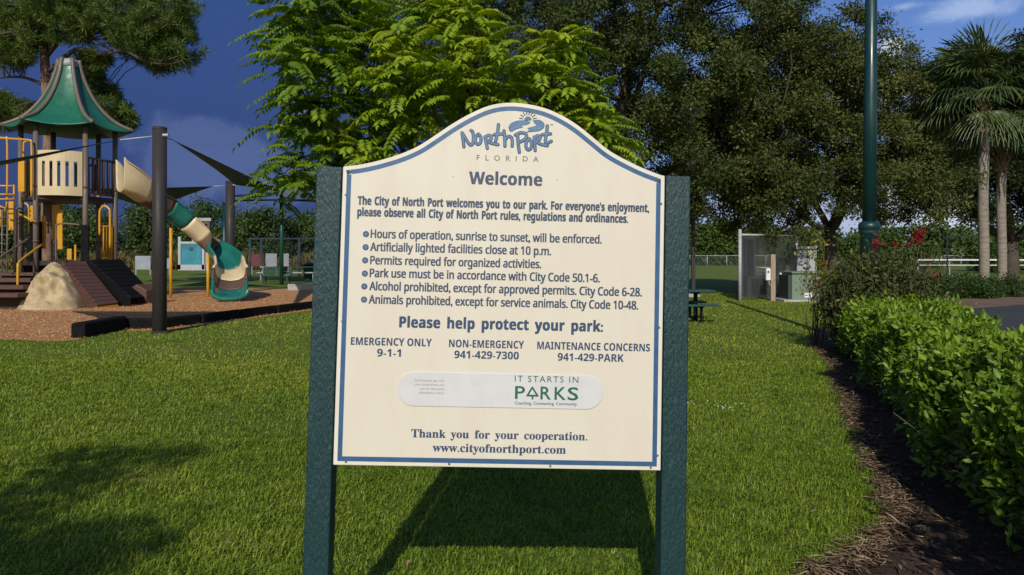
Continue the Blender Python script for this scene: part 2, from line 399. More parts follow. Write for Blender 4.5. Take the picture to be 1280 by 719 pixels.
strip_poly = [G(p, q) for p, q in ((1150, 388), (1190, 393), (1205, 387), (1230, 385), (1280, 381), (1400, 375), (1400, 366), (1280, 371), (1185, 375), (1140, 378))]
sheet('mulch_strip', strip_poly, .010, M['mulch_far'])
chip_front = smooth_pts([G(p, q) for p, q in ((-400, 432), (-150, 428), (0, 425), (60, 427), (97, 425))], 5) + smooth_pts([G(p, q) for p, q in ((152, 414), (205, 413), (265, 405), (330, 396), (392, 388), (440, 380), (470, 372))], 4)
chip_back = [G(p, q) for p, q in ((460, 364), (395, 362), (330, 361), (250, 360), (150, 360), (0, 360), (-500, 362))]
chip_poly = chip_front + chip_back
sheet('playground_surface', chip_poly, .006, M['woodchip'])

# ------------------------------------------------------------------ welcome sign
U = Vector((math.cos(R(1.4)), math.tan(R(1.5)), -math.sin(R(1.4)))).normalized()
V0 = Vector((math.sin(R(1.4)), math.sin(R(2.6)), math.cos(R(1.4))))
V = (V0 - U * V0.dot(U)).normalized(); Nn = U.cross(V).normalized()
if Nn.y > 0: Nn = -Nn
O = at(621.5, 582.3, 2.8)
def uv(px, py):
    d = Vector(((px - 640) / F, 1, (HZ - py) / F)); c0 = Vector((0, 0, EYE))
    t = (O - c0).dot(Nn) / d.dot(Nn); p = c0 + d * t - O; return Vector((p.dot(U), p.dot(V)))
def S3(u, v, n=0.0): return O + U * u + V * v + Nn * n
PXM = 2.8 / F
sign = thing('park_sign', 'cream park welcome sign with arched top between two dark teal square posts', 'sign', (S3(0, 0).x, S3(0, 0).y, 0))
def sbox(u0, u1, v0, v1, n0, n1):
    mb = MB(); mb.v = [tuple(S3(u_, v_, n_)) for n_ in (n0, n1) for u_, v_ in ((u0, v0), (u1, v0), (u1, v1), (u0, v1))]
    mb.f = [(3, 2, 1, 0), (4, 5, 6, 7), (0, 1, 5, 4), (1, 2, 6, 5), (2, 3, 7, 6), (3, 0, 4, 7)]; return mb
lu = uv(430, 211).x; lb = uv(419.5, 580).x; ru = uv(828.5, 222).x; rb = uv(823.5, 586).x
UL = (lu + lb) / 2; UR = (ru + rb) / 2; VT = (uv(430, 210).y + uv(828, 222).y) / 2
PW = .0915
zneg = -(O.z) / V.z - .25
for a, b in ((UL - .006 - PW, UL - .006), (UR + .006, UR + .006 + PW)):
    sbox(a, b, zneg, VT + .002, -.075, .026).build('post', M['teal_post'], sign, bevel=.005)
top_px = [(431, 210), (452, 207.5), (475, 202.5), (500, 195), (523, 185), (545, 171), (566, 157), (590, 143.5), (612, 134.5), (634, 131), (656, 132.3), (680, 137.5), (702, 147), (722, 159.5), (742, 175.5), (760, 190), (780, 201.5), (803, 212.5), (828, 222)]
tp = [uv(*p) for p in top_px]
arc = smooth_pts([Vector((p.x, p.y, 0)) for p in tp], 5)
arc[0].x = UL; arc[-1].x = UR
arc[0].y = arc[-1].y = VT
outline = [(UL, 0.0), (UR, 0.0)] + [(p.x, p.y) for p in reversed(arc)]
def offset_poly(P, d):
    P = [Vector((p[0], p[1])) for p in P]; n = len(P); out = []
    for i in range(n):
        a, b, c_ = P[i - 1], P[i], P[(i + 1) % n]
        e1 = (b - a).normalized(); e2 = (c_ - b).normalized()
        n1_ = Vector((-e1.y, e1.x)); n2_ = Vector((-e2.y, e2.x)); m_ = (n1_ + n2_).normalized()
        out.append(b + m_ * d / max(.35, m_.dot(n1_)))
    return out
def prism(P, n0, n1):
    mb = MB(); k_ = len(P)
    mb.v = [tuple(S3(p[0], p[1], n0)) for p in P] + [tuple(S3(p[0], p[1], n1)) for p in P]
    mb.f = [tuple(reversed(range(k_))), tuple(range(k_, 2 * k_))] + [(i, (i + 1) % k_, k_ + (i + 1) % k_, k_ + i) for i in range(k_)]
    return mb
panel = prism(outline, .004, .032).build('panel', M['rim'], sign, bevel=.0025)
o1 = offset_poly(outline, 5.0 * PXM); o2 = offset_poly(outline, 10.9 * PXM)
fmb = prism(o2, .0320, .0345); fmb.build('sign_face', M['cream'], panel)
ring = MB(); k_ = len(o1)
ring.v = [tuple(S3(p[0], p[1], .0332)) for p in o1] + [tuple(S3(p[0], p[1], .0332)) for p in o2]
ring.f = [(i, (i + 1) % k_, k_ + (i + 1) % k_, k_ + i) for i in range(k_)]
ring.build('border', M['blue'], panel)
FZ = .0345
# letters
def serif(s):
    o_ = ''
    for ch in s:
        if 'A' <= ch <= 'Z': o_ += chr(0x1D400 + ord(ch) - 65)
        elif 'a' <= ch <= 'z': o_ += chr(0x1D41A + ord(ch) - 97)
        else: o_ += ch
    return o_
def sans(s, up, low, dig):
    o_ = ''
    for ch in s:
        if 'A' <= ch <= 'Z': o_ += chr(up + ord(ch) - 65)
        elif 'a' <= ch <= 'z': o_ += chr(low + ord(ch) - 97)
        elif '0' <= ch <= '9': o_ += chr(dig + ord(ch) - 48)
        else: o_ += ch
    return o_
FACES = {'serif': serif, 'plain': lambda s: s, 'bold': lambda s: sans(s, 0x1D5D4, 0x1D5EE, 0x1D7EC), 'sans': lambda s: sans(s, 0x1D5A0, 0x1D5BA, 0x1D7E2)}
def text_geo(body, offset=0.0, space=1.0, wspace=1.0):
    cu = bpy.data.curves.new('t', 'FONT'); cu.body = body; cu.size = 1; cu.offset = offset; cu.space_character = space; cu.space_word = wspace
    cu.resolution_u = 3; cu.fill_mode = 'FRONT'; cu.dimensions = '2D'
    o = bpy.data.objects.new('t', cu); COL.objects.link(o)
    dg = bpy.context.evaluated_depsgraph_get(); dg.update()
    me = bpy.data.meshes.new_from_object(o.evaluated_get(dg))
    vs = [(v.co.x, v.co.y) for v in me.vertices]; fs = [tuple(p.vertices) for p in me.polygons]
    bpy.data.objects.remove(o); bpy.data.curves.remove(cu); bpy.data.meshes.remove(me)
    return vs, fs
CAPS = {k_: max(v[1] for v in text_geo(f_('H'))[0]) for k_, f_ in FACES.items()}
def line(mb, body, x0, y0, x1, y1, cap, offset=.012, n=FZ + .0008, space=1.0, wspace=1.0, face='plain'):
    vs, fs = text_geo(FACES[face](body), 0.0 if face != 'plain' else offset, space, wspace)
    if face != 'plain' and offset:       # heavier strokes: the glyphs struck four times, a hair apart
        sv, sf = [], []
        for i_, (ox, oy) in enumerate(((-1, -.5), (1, -.5), (-1, .5), (1, .5))):
            b_ = len(sv); sv += [(x + ox * offset, y + oy * offset, i_ * .00004) for x, y in vs]; sf += [tuple(b_ + q for q in f) for f in fs]
        vs, fs = sv, sf
    vs = [v if len(v) == 3 else (v[0], v[1], 0.0) for v in vs]
    a, b = uv(x0, y0), uv(x1, y1); vb = (a.y + b.y) / 2
    xs = [v[0] for v in vs]; lo, hi = min(xs), max(xs); kx = (b.x - a.x) / (hi - lo); ky = cap * PXM / CAPS[face]
    base = len(mb.v)
    mb.v += [tuple(S3(a.x + (x - lo) * kx, vb + y * ky, n + e_)) for x, y, e_ in vs]
    for f in fs: mb.f.append(tuple(base + i for i in f))
def disc(mb, px, py, r, n=FZ + .0008, k=14):
    c_ = uv(px, py); base = len(mb.v)
    mb.v += [tuple(S3(c_.x + r * PXM * math.cos(2 * math.pi * i / k), c_.y + r * PXM * math.sin(2 * math.pi * i / k), n)) for i in range(k)]
    mb.f.append(tuple(range(base, base + k)))
def T(name, m, body, x0, y0, x1, y1, cap, offset, parent=None, **kw):
    mb = MB(); line(mb, body, x0, y0, x1, y1, cap, offset, **kw); return mb.build(name, M[m], parent or panel)
T('heading_lettering', 'slate', 'Welcome', 586.3, 231.7, 677, 234, 15.6, .018, face='bold')
T('greeting_lettering', 'slate', "The City of North Port welcomes you to our park. For everyone's enjoyment,", 449, 257.6, 809, 266, 10.3, .038, wspace=1.35, face='bold')
T('greeting_lettering', 'slate', 'please observe all City of North Port rules, regulations and ordinances.', 448.5, 271.3, 783, 279.6, 10.3, .038, wspace=1.35, face='bold')
for s, x0, y0, x1, y1, bx, by in (
    ('Hours of operation, sunrise to sunset, will be enforced.', 465, 298, 750.5, 305.3, 459.4, 293.6),
    ('Artificially lighted facilities close at 10 p.m.', 464.4, 313.9, 688, 320.0, 459, 309.8),
    ('Permits required for organized activities.', 464.4, 330.3, 675.8, 336.0, 458.4, 326.0),
    ('Park use must be in accordance with City Code 50.1-6.', 463.7, 346.6, 748, 353, 458, 342.3),
    ('Alcohol prohibited, except for approved permits. City Code 6-28.', 463.4, 362.6, 800, 370.5, 457.4, 358.2),
    ('Animals prohibited, except for service animals. City Code 10-48.', 462.7, 378.8, 795.5, 387, 457, 374.4)):
    T('rule_lettering', 'slate', s, x0, y0, x1, y1, 10.2, .038, face='sans')
    b = MB(); disc(b, bx, by, 3.9); b.build('bullet', M['slate'], panel)
    b = MB(); disc(b, bx, by, 2.3, FZ + .0014); b.build('bullet_centre', M['logoblue'], panel)
T('protect_lettering', 'navy', 'Please help protect your park:', 500.3, 409, 752, 413.6, 13.2, .028, space=1.03, wspace=1.6, face='bold')
for s, x0, y0, x1, y1 in (('EMERGENCY ONLY', 440.6, 430.3, 540.5, 432.2), ('9-1-1', 473, 444.4, 502.5, 445.2), ('NON-EMERGENCY', 561.8, 433.0, 654.4, 435), ('941-429-7300', 568.3, 446.8, 648, 448.2), ('MAINTENANCE CONCERNS', 670.7, 435.6, 810, 438.4), ('941-429-PARK', 696, 449.8, 777.5, 451.2)):
    T('contact_lettering', 'navy', s, x0, y0, x1, y1, 9.3, .010, face='bold')
T('thanks_lettering', 'navy', 'Thank you for your cooperation.', 515.2, 544.2, 732.7, 548.4, 9.8, .012, face='serif', wspace=1.6)
T('address_lettering', 'navy', 'www.cityofnorthport.com', 541.4, 562.0, 706.2, 564.6, 9.8, .012, face='serif')
T('state_lettering', 'brownletter', 'FLORIDA', 596, 202, 672.3, 204.6, 6.6, .004, space=2.3)
# handwritten town logo, river and sun: strokes in a 6.54x enlargement of the photo
def z3(x, y): return uv(560 + x / 6.54, 130 + y / 6.54)
strokes = [[(118, 252), (126, 310), (133, 366)], [(119, 252), (150, 305), (178, 346), (196, 350), (207, 330), (210, 285), (203, 245), (190, 234)],
    [(248, 262), (228, 290), (226, 325), (246, 346), (268, 328), (270, 290), (250, 264), (240, 275)],
    [(322, 378), (312, 330), (303, 285)], [(304, 292), (330, 272), (352, 282), (350, 306), (326, 322), (360, 338), (408, 348)],
    [(412, 186), (404, 250), (388, 322)], [(376, 268), (412, 262), (444, 262)],
    [(456, 236), (463, 300), (464, 360)], [(464, 312), (490, 282), (516, 290), (524, 326), (522, 360)],
    [(566, 262), (570, 330), (580, 410)], [(548, 270), (590, 252), (628, 258), (638, 284), (618, 310), (574, 330)],
    [(660, 300), (638, 326), (634, 366), (652, 390), (674, 374), (680, 334), (662, 304), (650, 312)],
    [(708, 396), (704, 340), (700, 286)], [(701, 300), (726, 276), (746, 284), (744, 306), (718, 322), (752, 344), (806, 356)],
    [(806, 196), (800, 260), (790, 318), (806, 334), (838, 320)], [(764, 268), (800, 262), (832, 260)]]
def stroke_geo(mb, pts, wpx, n):
    P = smooth_pts([Vector((*z3(*p), 0)) for p in pts], 5); hw = wpx / 6.54 * PXM / 2; rows = [[], []]
    for i, p in enumerate(P):
        d = (P[min(i + 1, len(P) - 1)] - P[max(i - 1, 0)]).normalized(); q = Vector((-d.y, d.x, 0)) * hw
        rows[0].append(S3(p.x + q.x, p.y + q.y, n)); rows[1].append(S3(p.x - q.x, p.y - q.y, n))
    mb.grid([rows[1], rows[0]])
    for p in (P[0], P[-1]):
        base = len(mb.v); mb.v += [tuple(S3(p.x + hw * math.cos(2 * math.pi * i / 10), p.y + hw * math.sin(2 * math.pi * i / 10), n + .00004)) for i in range(10)]; mb.f.append(tuple(range(base, base + 10)))
lb_, lf_ = MB(), MB()
for i, s in enumerate(strokes):
    stroke_geo(lb_, s, 29, FZ + .0006 + i * .00006); stroke_geo(lf_, s, 15, FZ + .0020 + i * .00006)
def blob(mb, pts, n, grow=0.0):
    P = smooth_pts([Vector((*z3(*p), 0)) for p in pts + pts[:1]], 4)[:-1]; mb.poly([S3(p.x, p.y, n) for p in P])
wv1 = [(497, 205), (520, 175), (570, 158), (635, 156), (664, 170), (640, 186), (590, 194), (606, 206), (560, 218), (522, 240), (504, 230)]
wv2 = [(690, 156), (740, 152), (776, 176), (774, 210), (735, 234), (684, 240), (642, 246), (664, 224), (652, 212), (716, 194), (702, 174)]
def grow(P, d):
    cx = sum(p[0] for p in P) / len(P); cy = sum(p[1] for p in P) / len(P)
    return [(p[0] + d * (p[0] - cx) / math.hypot(p[0] - cx, p[1] - cy), p[1] + d * (p[1] - cy) / math.hypot(p[0] - cx, p[1] - cy)) for p in P]
for wv in (wv1, wv2): blob(lb_, grow(wv, 5), FZ + .0007); blob(lf_, wv, FZ + .0021)
lb_.poly([S3(*z3(650 + 30 * math.cos(a), 152 - 32 * math.sin(a)), FZ + .0009) for a in np.linspace(0, math.pi, 14)])
lf_.poly([S3(*z3(650 + 22 * math.cos(a), 150 - 24 * math.sin(a)), FZ + .0023) for a in np.linspace(0, math.pi, 14)])
for a in np.linspace(R(12), R(168), 8):
    stroke_geo(lb_, [(650 + 43 * math.cos(a), 148 - 43 * math.sin(a)), (650 + 55 * math.cos(a), 148 - 55 * math.sin(a)), (650 + 70 * math.cos(a), 148 - 70 * math.sin(a))], 8, FZ + .0011)
line(lb_, 'TM', 686.5, 159.4, 690.2, 159.6, 1.6, .02)
lb_.build('logo_outline', M['slate'], panel); lf_.build('logo', M['logoblue'], panel)
# plaque
pa, pb = uv(497.8, 484.6), uv(751.8, 489); pc = ((pa.x + pb.x) / 2, (pa.y + pb.y) / 2); pw = (pb.x - pa.x) / 2; ph = 20.8 * PXM
plq = [(pc[0] + pw - ph + ph * math.cos(a), pc[1] + ph * math.sin(a)) for a in np.linspace(-math.pi / 2, math.pi / 2, 14)] + [(pc[0] - pw + ph + ph * math.cos(a), pc[1] + ph * math.sin(a)) for a in np.linspace(math.pi / 2, 1.5 * math.pi, 14)]
plaque = prism(plq, FZ + .0002, FZ + .0035).build('plaque', M['plaque'], sign, bevel=.0006)
PZ = FZ + .0043
b = MB()
line(b, 'IT STARTS IN', 643, 475.6, 721.4, 477.0, 7.4, .002, n=PZ, space=1.25)
line(b, 'P', 643.2, 496.6, 655.5, 496.9, 15.4, .012, n=PZ); line(b, 'R', 674.6, 497.3, 687.5, 497.5, 15.4, .012, n=PZ)
line(b, 'K', 692, 497.8, 706.2, 498.1, 15.4, .012, n=PZ); line(b, 'S', 708, 498.2, 721.4, 498.5, 15.4, .012, n=PZ)
def seg(mb, x0, y0, x1, y1, wpx, n):
    a, b_ = uv(x0, y0), uv(x1, y1); d = (b_ - a).normalized(); q = Vector((-d.y, d.x)) * wpx * PXM / 2
    mb.poly([S3(*(a - q), n), S3(*(b_ - q), n), S3(*(b_ + q), n), S3(*(a + q), n)])
seg(b, 658.2, 493.4, 664.9, 482.2, 2.1, PZ); seg(b, 671.6, 493.8, 664.4, 482.2, 2.1, PZ + .0002); seg(b, 657.6, 492.6, 672.2, 493.0, 2.1, PZ + .0004); seg(b, 664.9, 493.6, 664.8, 497.4, 2.2, PZ + .0006)
line(b, 'Coaching. Connecting. Community.', 643, 503.4, 720.4, 505.2, 3.6, .01, n=PZ)
b.build('plaque_lettering', M['greenletter'], plaque)
b = MB()
for s, x0, y0, x1, y1 in (('Download an app with', 519.4, 475.2, 556, 475.8), ('your smart phone and', 519.6, 480.2, 556, 480.8), ('scan to view parks', 526, 485.4, 556, 485.9), ('information online!', 525, 490.4, 555.8, 490.9)):
    line(b, s, x0, y0, x1, y1, 2.8, .004, n=PZ)
b.build('plaque_note', M['greyletter'], plaque)
Rm = Matrix((U, V, Nn)).transposed()
for px, py in ((441, 215), (818, 224.5), (434.5, 245), (824, 256), (430, 401), (821.5, 409), (426.5, 560), (819.5, 567), (434.5, 574.8), (562, 577.5), (687, 580), (811, 582)):
    c_ = uv(px, py); MB().lathe(S3(c_.x, c_.y, .0333), [(.0042, 0), (.0042, .001), (.0026, .0022)], 10, Rm).build('screw', M['brass'], panel)
for px, py in ((566.6, 221.6), (695, 225.5)):
    c_ = uv(px, py); MB().lathe(S3(c_.x, c_.y, FZ), [(.006, 0), (.005, .0012), (.002, .0016)], 10, Rm).build('plug', M['rim'], panel)

# ------------------------------------------------------------------ street furniture, right
# green lamp post
lp = at(1086.5, HZ, 12.6); lx, ly = lp.x, lp.y
lamp = thing('lamp_post', 'tall dark green lamp post rising from the flowering shrub by the hedge', 'lamp post', (lx, ly, 0))
rr = lambda px: px * 12.6 / F
zz = lambda py: EYE + (HZ - py) * 12.6 / F
MB().lathe((lx, ly, 0), [(rr(13), 0), (rr(13), .12), (rr(10.8), .2), (rr(10.4), zz(294)), (rr(11.2), zz(293)), (rr(11.6), zz(290)), (rr(11), zz(288)), (rr(12.6), zz(286)), (rr(12.8), zz(281)), (rr(11.4), zz(279)), (rr(9.2), zz(277))], 28).build('base', M['lamp_green'], lamp, True)
MB().tube([(lx, ly, zz(277) - .02), (lx + .02, ly, 4.0), (lx + .05, ly, 8.2)], [rr(8.3), rr(7.6), rr(6.2)], 24).build('pole', M['lamp_green'], lamp, True)
hd = MB().tube([(lx + .05, ly, 8.15), (lx - .4, ly, 8.5), (lx - .9, ly, 8.55)], .035, 8).build('arm', M['lamp_green'], lamp, True)
MB().lathe((lx - .95, ly, 8.25), [(.22, 0), (.25, .04), (.16, .18), (.05, .3)], 18).build('lamp_head', M['lamp_green'], lamp, True)

def post_round(mb, a, z0, z1, r, n=10): return mb.tube([(a[0], a[1], z0), (a[0], a[1], z1)], r, n)
def chain_fence(name, label, pts, h, pr=.03, rail=.022, wire=.004, gap=.1, cat='fence', mid=False, mesh=True, pm='steel', tops=None, bottom=.05):
    pts = [Vector((p[0], p[1], 0)) for p in pts]; t = thing(name, label, cat, pts[0])
    for i, p in enumerate(pts):
        post_round(MB(), p, -.2, (tops[i] if tops else h + .05), pr).build('post', M[pm], t, True)
    rb_ = MB(); wb = MB()
    for a, b_ in zip(pts, pts[1:]):
        for z in ((h, h * .5) if mid else (h,)): rb_.tube([a + Vector((0, 0, z)), b_ + Vector((0, 0, z))], rail, 7)
        if mesh:
            ln = (b_ - a).length; d = (b_ - a).normalized(); hh = h - bottom; k_ = int((ln + hh) / gap)
            for sgn in (0, 1):
                for i in range(k_ + 1):
                    s0 = i * gap - hh; t0, t1 = max(0, -s0), min(hh, ln - s0)
                    if t1 - t0 < .02: continue
                    x0, x1 = s0 + t0, s0 + t1
                    if sgn: x0, x1 = ln - x0, ln - x1
                    wb.tube([a + d * x0 + Vector((0, 0, bottom + t0)), a + d * x1 + Vector((0, 0, bottom + t1))], wire, 3, False)
    rb_.build('rail', M[pm], t, True)
    if mesh: wb.build('wire_mesh', M['wire'], t)
    return t
ef = G(925, 375.5); ex = G(996, 372); eb = Vector((at(932, 0, ef.y + 5.0).x, ef.y + 5.0, 0)); ec = Vector((ex.x + .1, ex.y + 5.2, 0))
enc = chain_fence('fence_enclosure', 'tall grey chain link cage round the electrical equipment', [ec, eb, ef, ex], 2.22, .055, .035, .008, .11, 'fence', tops=[2.3, 2.3, 2.4, 2.4])
# dark equipment rack inside
def box_between(px0, px1, py0, py1, Y, depth, mb=None):
    a, b_ = at(px0, py1, Y), at(px1, py0, Y); mb = mb or MB()
    return mb.box(((a.x + b_.x) / 2, Y + depth / 2, (a.z + b_.z) / 2), (abs(b_.x - a.x), depth, abs(b_.z - a.z)))
Yt = G(1000, 377).y
tr = thing('transformer_box', 'pale green transformer cabinet with a white sticker beside the chain link cage', 'transformer', G(1006, 377))
a, b_ = at(990, 374.5, Yt), at(1026, 342, Yt)
MB().box(((a.x + b_.x) / 2, Yt + .6, (a.z + b_.z) / 2), (b_.x - a.x, 1.2, b_.z - a.z)).build('body', M['transformer'], tr, bevel=.02)
MB().box(((a.x + b_.x) / 2, Yt + .58, b_.z + .03), (b_.x - a.x + .06, 1.3, .06)).build('lid', M['transformer'], tr, bevel=.015)
box_between(1005.5, 1015, 366.5, 372, Yt - .012, .01).build('sticker', M['white'], tr)
for px, py in ((1000, 349), (1001.5, 352), (995.5, 362), (1004, 362)): box_between(px - .8, px + .8, py - .9, py + .9, Yt - .022, .02).build('lock', M['brown'], tr)
MB().box(((a.x + b_.x) / 2 - .1, Yt + .6, .03), (b_.x - a.x + .5, 1.7, .08)).build('pad', M['concrete'], tr)
g = thing('transformer_side', 'added dark green cover leaning at the left of the transformer', 'sidewall', G(987, 377))
box_between(985.3, 989.6, 344, 376, Yt + .05, .9).build('dark_side_slab', M['darkbox'], g, bevel=.01)  # separate slab added as the dark left side of the transformer
cb = thing('electric_cabinet', 'grey metal switch cabinet standing behind the pale green transformer', 'cabinet', at(1007, 375, Yt + 2.2))
cb.location.z = 0; ORG[cb.name] = Vector(cb.location)
box_between(996.5, 1021, 311, 373, Yt + 2.2, .7).build('body', M['cabinet'], cb, bevel=.02)
box_between(995.5, 1022, 308, 311, Yt + 2.1, .9).build('hood', M['cabinet'], cb, bevel=.01)
box_between(999, 1009, 316, 322, Yt + 2.18, .02).build('vent', M['wire'], cb); box_between(1008.5, 1009.5, 313, 340, Yt + 2.185, .012).build('door_gap', M['black'], cb)
MB().tube([at(1004, 334, Yt + 2.15), at(1008, 336, Yt + 2.12), at(1013, 333, Yt + 2.15)], .02, 6).build('handle', M['black'], cb, True)
wp = thing('wooden_post', 'weathered wooden utility post in front of the chain link cage', 'post', G(966.5, 376.5)); Yw = G(966, 376.5).y
box_between(963.8, 969.6, 318, 377.5, Yw, .16).build('timber', M['wood'], wp, bevel=.008)
eb_ = thing('meter_box', 'small white meter box on the side of the wooden post', 'meter box', at(961, 349, Yw - .05))
box_between(958, 963.4, 335.5, 350.5, Yw - .02, .14).build('body', M['white'], eb_, bevel=.008)
box_between(959.6, 961.6, 339, 341, Yw - .04, .03).build('dial', M['black'], eb_)
MB().tube([at(961, 350.5, Yw + .05), at(962, 356, Yw + .05), at(965, 358, Yw)], .015, 6).build('conduit', M['steel'], eb_, True)
jb = thing('junction_box', 'pale grey electrical box on a short stand right of the wooden post', 'electrical box', G(980, 375))
Yj = G(980, 375).y
box_between(975, 984.4, 341, 357, Yj, .16).build('body', M['white'], jb, bevel=.008)
for px in (979.6, 983): MB().tube([at(px, 357, Yj + .08), at(px, 376, Yj + .08)], .03, 6).build('leg', M['steel'], jb, True)
rk = thing('equipment_bank', 'low dark equipment bank inside the chain link cage', 'equipment', (at(958, 0, Yt + 2.6).x, Yt + 2.6, 0))
box_between(934, 986, 346, 373, Yt + 2.6, .9).build('housing', M['darkbox'], rk, bevel=.03)
for px in (944, 955, 966, 977): box_between(px - 4.4, px + 4.4, 349, 368, Yt + 2.57, .03).build('panel', M['black'], rk, bevel=.008)
box_between(973, 982, 322, 345, Yt + 3.0, .3).build('riser', M['darkbox'], rk, bevel=.03); MB().tube(smooth_pts([at(972, 338, Yt + 2.9), at(974, 326, Yt + 2.9), at(980, 324, Yt + 2.9), at(985, 331, Yt + 2.9)], 4), .05, 8).build('pipe', M['black'], rk, True)
# white bench frames behind the cage
def bleacher(name, label, x0, x1, Y, rows, z0, dz, dy, m, group=None, legm='steel'):
    t = thing(name, label, 'bleachers', ((x0 + x1) / 2, Y, 0), group)
    for i in range(rows):
        z = z0 + i * dz; y = Y + i * dy
        MB().box(((x0 + x1) / 2, y, z), (x1 - x0, .26, .05)).build('seat', M[m], t, bevel=.008)
        if i: MB().box(((x0 + x1) / 2, y - dy * .55, z - dz * .95), (x1 - x0, .22, .04)).build('footboard', M[m], t)
    for x in np.linspace(x0 + .2, x1 - .2, 3):
        lb2 = MB()
        for i in range(rows): lb2.tube([(x, Y + i * dy, 0), (x, Y + i * dy, z0 + i * dz - .03)], .025, 6)
        lb2.tube([(x, Y, .12), (x, Y + (rows - 1) * dy, .12)], .022, 6); lb2.tube([(x, Y, z0 - .05), (x, Y + (rows - 1) * dy, z0 + (rows - 1) * dz - .05)], .022, 6)
        lb2.build('frame', M[legm], t, True)
    return t
bx0 = at(932, 0, 44).x; bx1 = at(990, 0, 44).x
bleacher('bleachers', 'low aluminium bleachers seen through the chain link cage', bx0, bx1, 44, 3, .42, .2, .6, 'white')
# picnic table
pt = G(878, 404)
tb = thing('picnic_table', 'green picnic table half hidden behind the right sign post', 'picnic table', (pt.x - .55, pt.y + .55, 0))
tx0, tx1 = pt.x - 1.5, at(898, 0, pt.y).x
tcx = (tx0 + tx1) / 2; tyc = pt.y + .55
MB().box((tcx, tyc, .70), (tx1 - tx0, .76, .045)).build('tabletop', M['bench_green'], tb, bevel=.01)
for dy_ in (-.62, .62): MB().box((tcx, tyc + dy_, .40), (tx1 - tx0, .27, .045)).build('bench', M['bench_green'], tb, bevel=.01)
for x in (tx0 + .35, tx1 - .38):
    MB().box((x, tyc, .34), (.08, .08, .68)).bar((x, tyc - .66, .36), (x, tyc + .66, .36), .05).bar((x, tyc - .33, .66), (x, tyc + .33, .66), .05).box((x, tyc - .55, .18), (.05, .05, .36)).box((x, tyc + .55, .18), (.05, .05, .36)).build('leg_frame', M['black'], tb)
# slim dark pole behind the picnic table
dp = G(866.5, 371); sp = thing('light_pole', 'slim dark square pole behind the picnic table', 'pole', dp)
MB().box((dp.x, dp.y, at(0, 246, dp.y).z / 2), (.13, .13, at(0, 246, dp.y).z)).build('shaft', M['pole_grey'], sp, bevel=.01)
MB().box((dp.x - .12, dp.y, at(0, 247.5, dp.y).z), (.34, .16, .07)).build('head', M['pole_grey'], sp, bevel=.01)
MB().lathe((dp.x, dp.y, 0), [(.28, 0), (.28, .09), (.26, .11)], 16).build('footing', M['concrete'], sp)
# tall white mast far behind
mp = at(1110.2, HZ, 160); ma = thing('white_mast', 'tall slender white mast far behind the lamp post', 'mast', (mp.x, mp.y, 0))
MB().tube([(mp.x, mp.y, 0), (mp.x, mp.y, 20), (mp.x + .4, mp.y, 40)], [.52, .45, .34], 14).build('tube', M['white'], ma, True)
MB().lathe((mp.x, mp.y, 0), [(1.0, 0), (1.0, .3), (.6, .5)], 14).build('footing', M['concrete'], ma)
# white rail fence beyond the palms
rf = thing('rail_fence', 'white two rail fence beyond the palms', 'fence', at(1215, HZ, 58)); rf.location.z = 0; ORG[rf.name] = Vector(rf.location)
xa, xb = at(1148, 0, 58).x, at(1420, 0, 58).x
for z, hgt in ((1.20, .13), (.80, .07)): MB().box(((xa + xb) / 2, 58, z), (xb - xa, .05, hgt * .8)).build('rail', M['white'], rf, bevel=.01)
for x in np.arange(xa, xb + .1, 2.4): MB().box((x, 58.09, .62), (.05, .06, 1.24)).build('post', M['steel'], rf)
ps = G(1180, 347); pk = MB().box((ps.x, ps.y, .075), (1.7, .2, .15)).build('parking_stop', M['white'], bevel=.03)
tag(pk, 'short white wheel stop on the grass behind the flowering shrub', 'wheel stop')

gfm = at(1184, HZ, 50); gft = thing('goal_frame', 'slim pale metal frame with a short crossbar beyond the leafless shrub', 'frame', (gfm.x, 50, 0))
MB().tube([(gfm.x, 50, -.1), (gfm.x, 50, at(0, 296, 50).z)], .05, 8).build('upright', M['banner_white'], gft, True)
MB().tube([(gfm.x, 50, at(0, 296, 50).z), (at(1205, 0, 50).x, 50, at(0, 296, 50).z)], .04, 8).build('crossbar', M['banner_white'], gft, True)
# far field fence
chain_fence('field_fence', 'low grey chain link fence along the far edge of the ball field', [(x, 118) for x in np.arange(24, 75, 3.0)], 1.55, .05, .04, .012, .3)

# ------------------------------------------------------------------ playground
YT = 26.0
def tpnt(px, py, Y=YT): return at(px, py, Y)
ax = at(86, 0, YT).x; sc_ = YT / F
play = thing('play_structure', 'playground climbing tower with green peaked roof and spiral chute slide', 'play structure', (ax, YT, 0))
zof = lambda py, Y=YT: EYE + (HZ - py) * Y / F
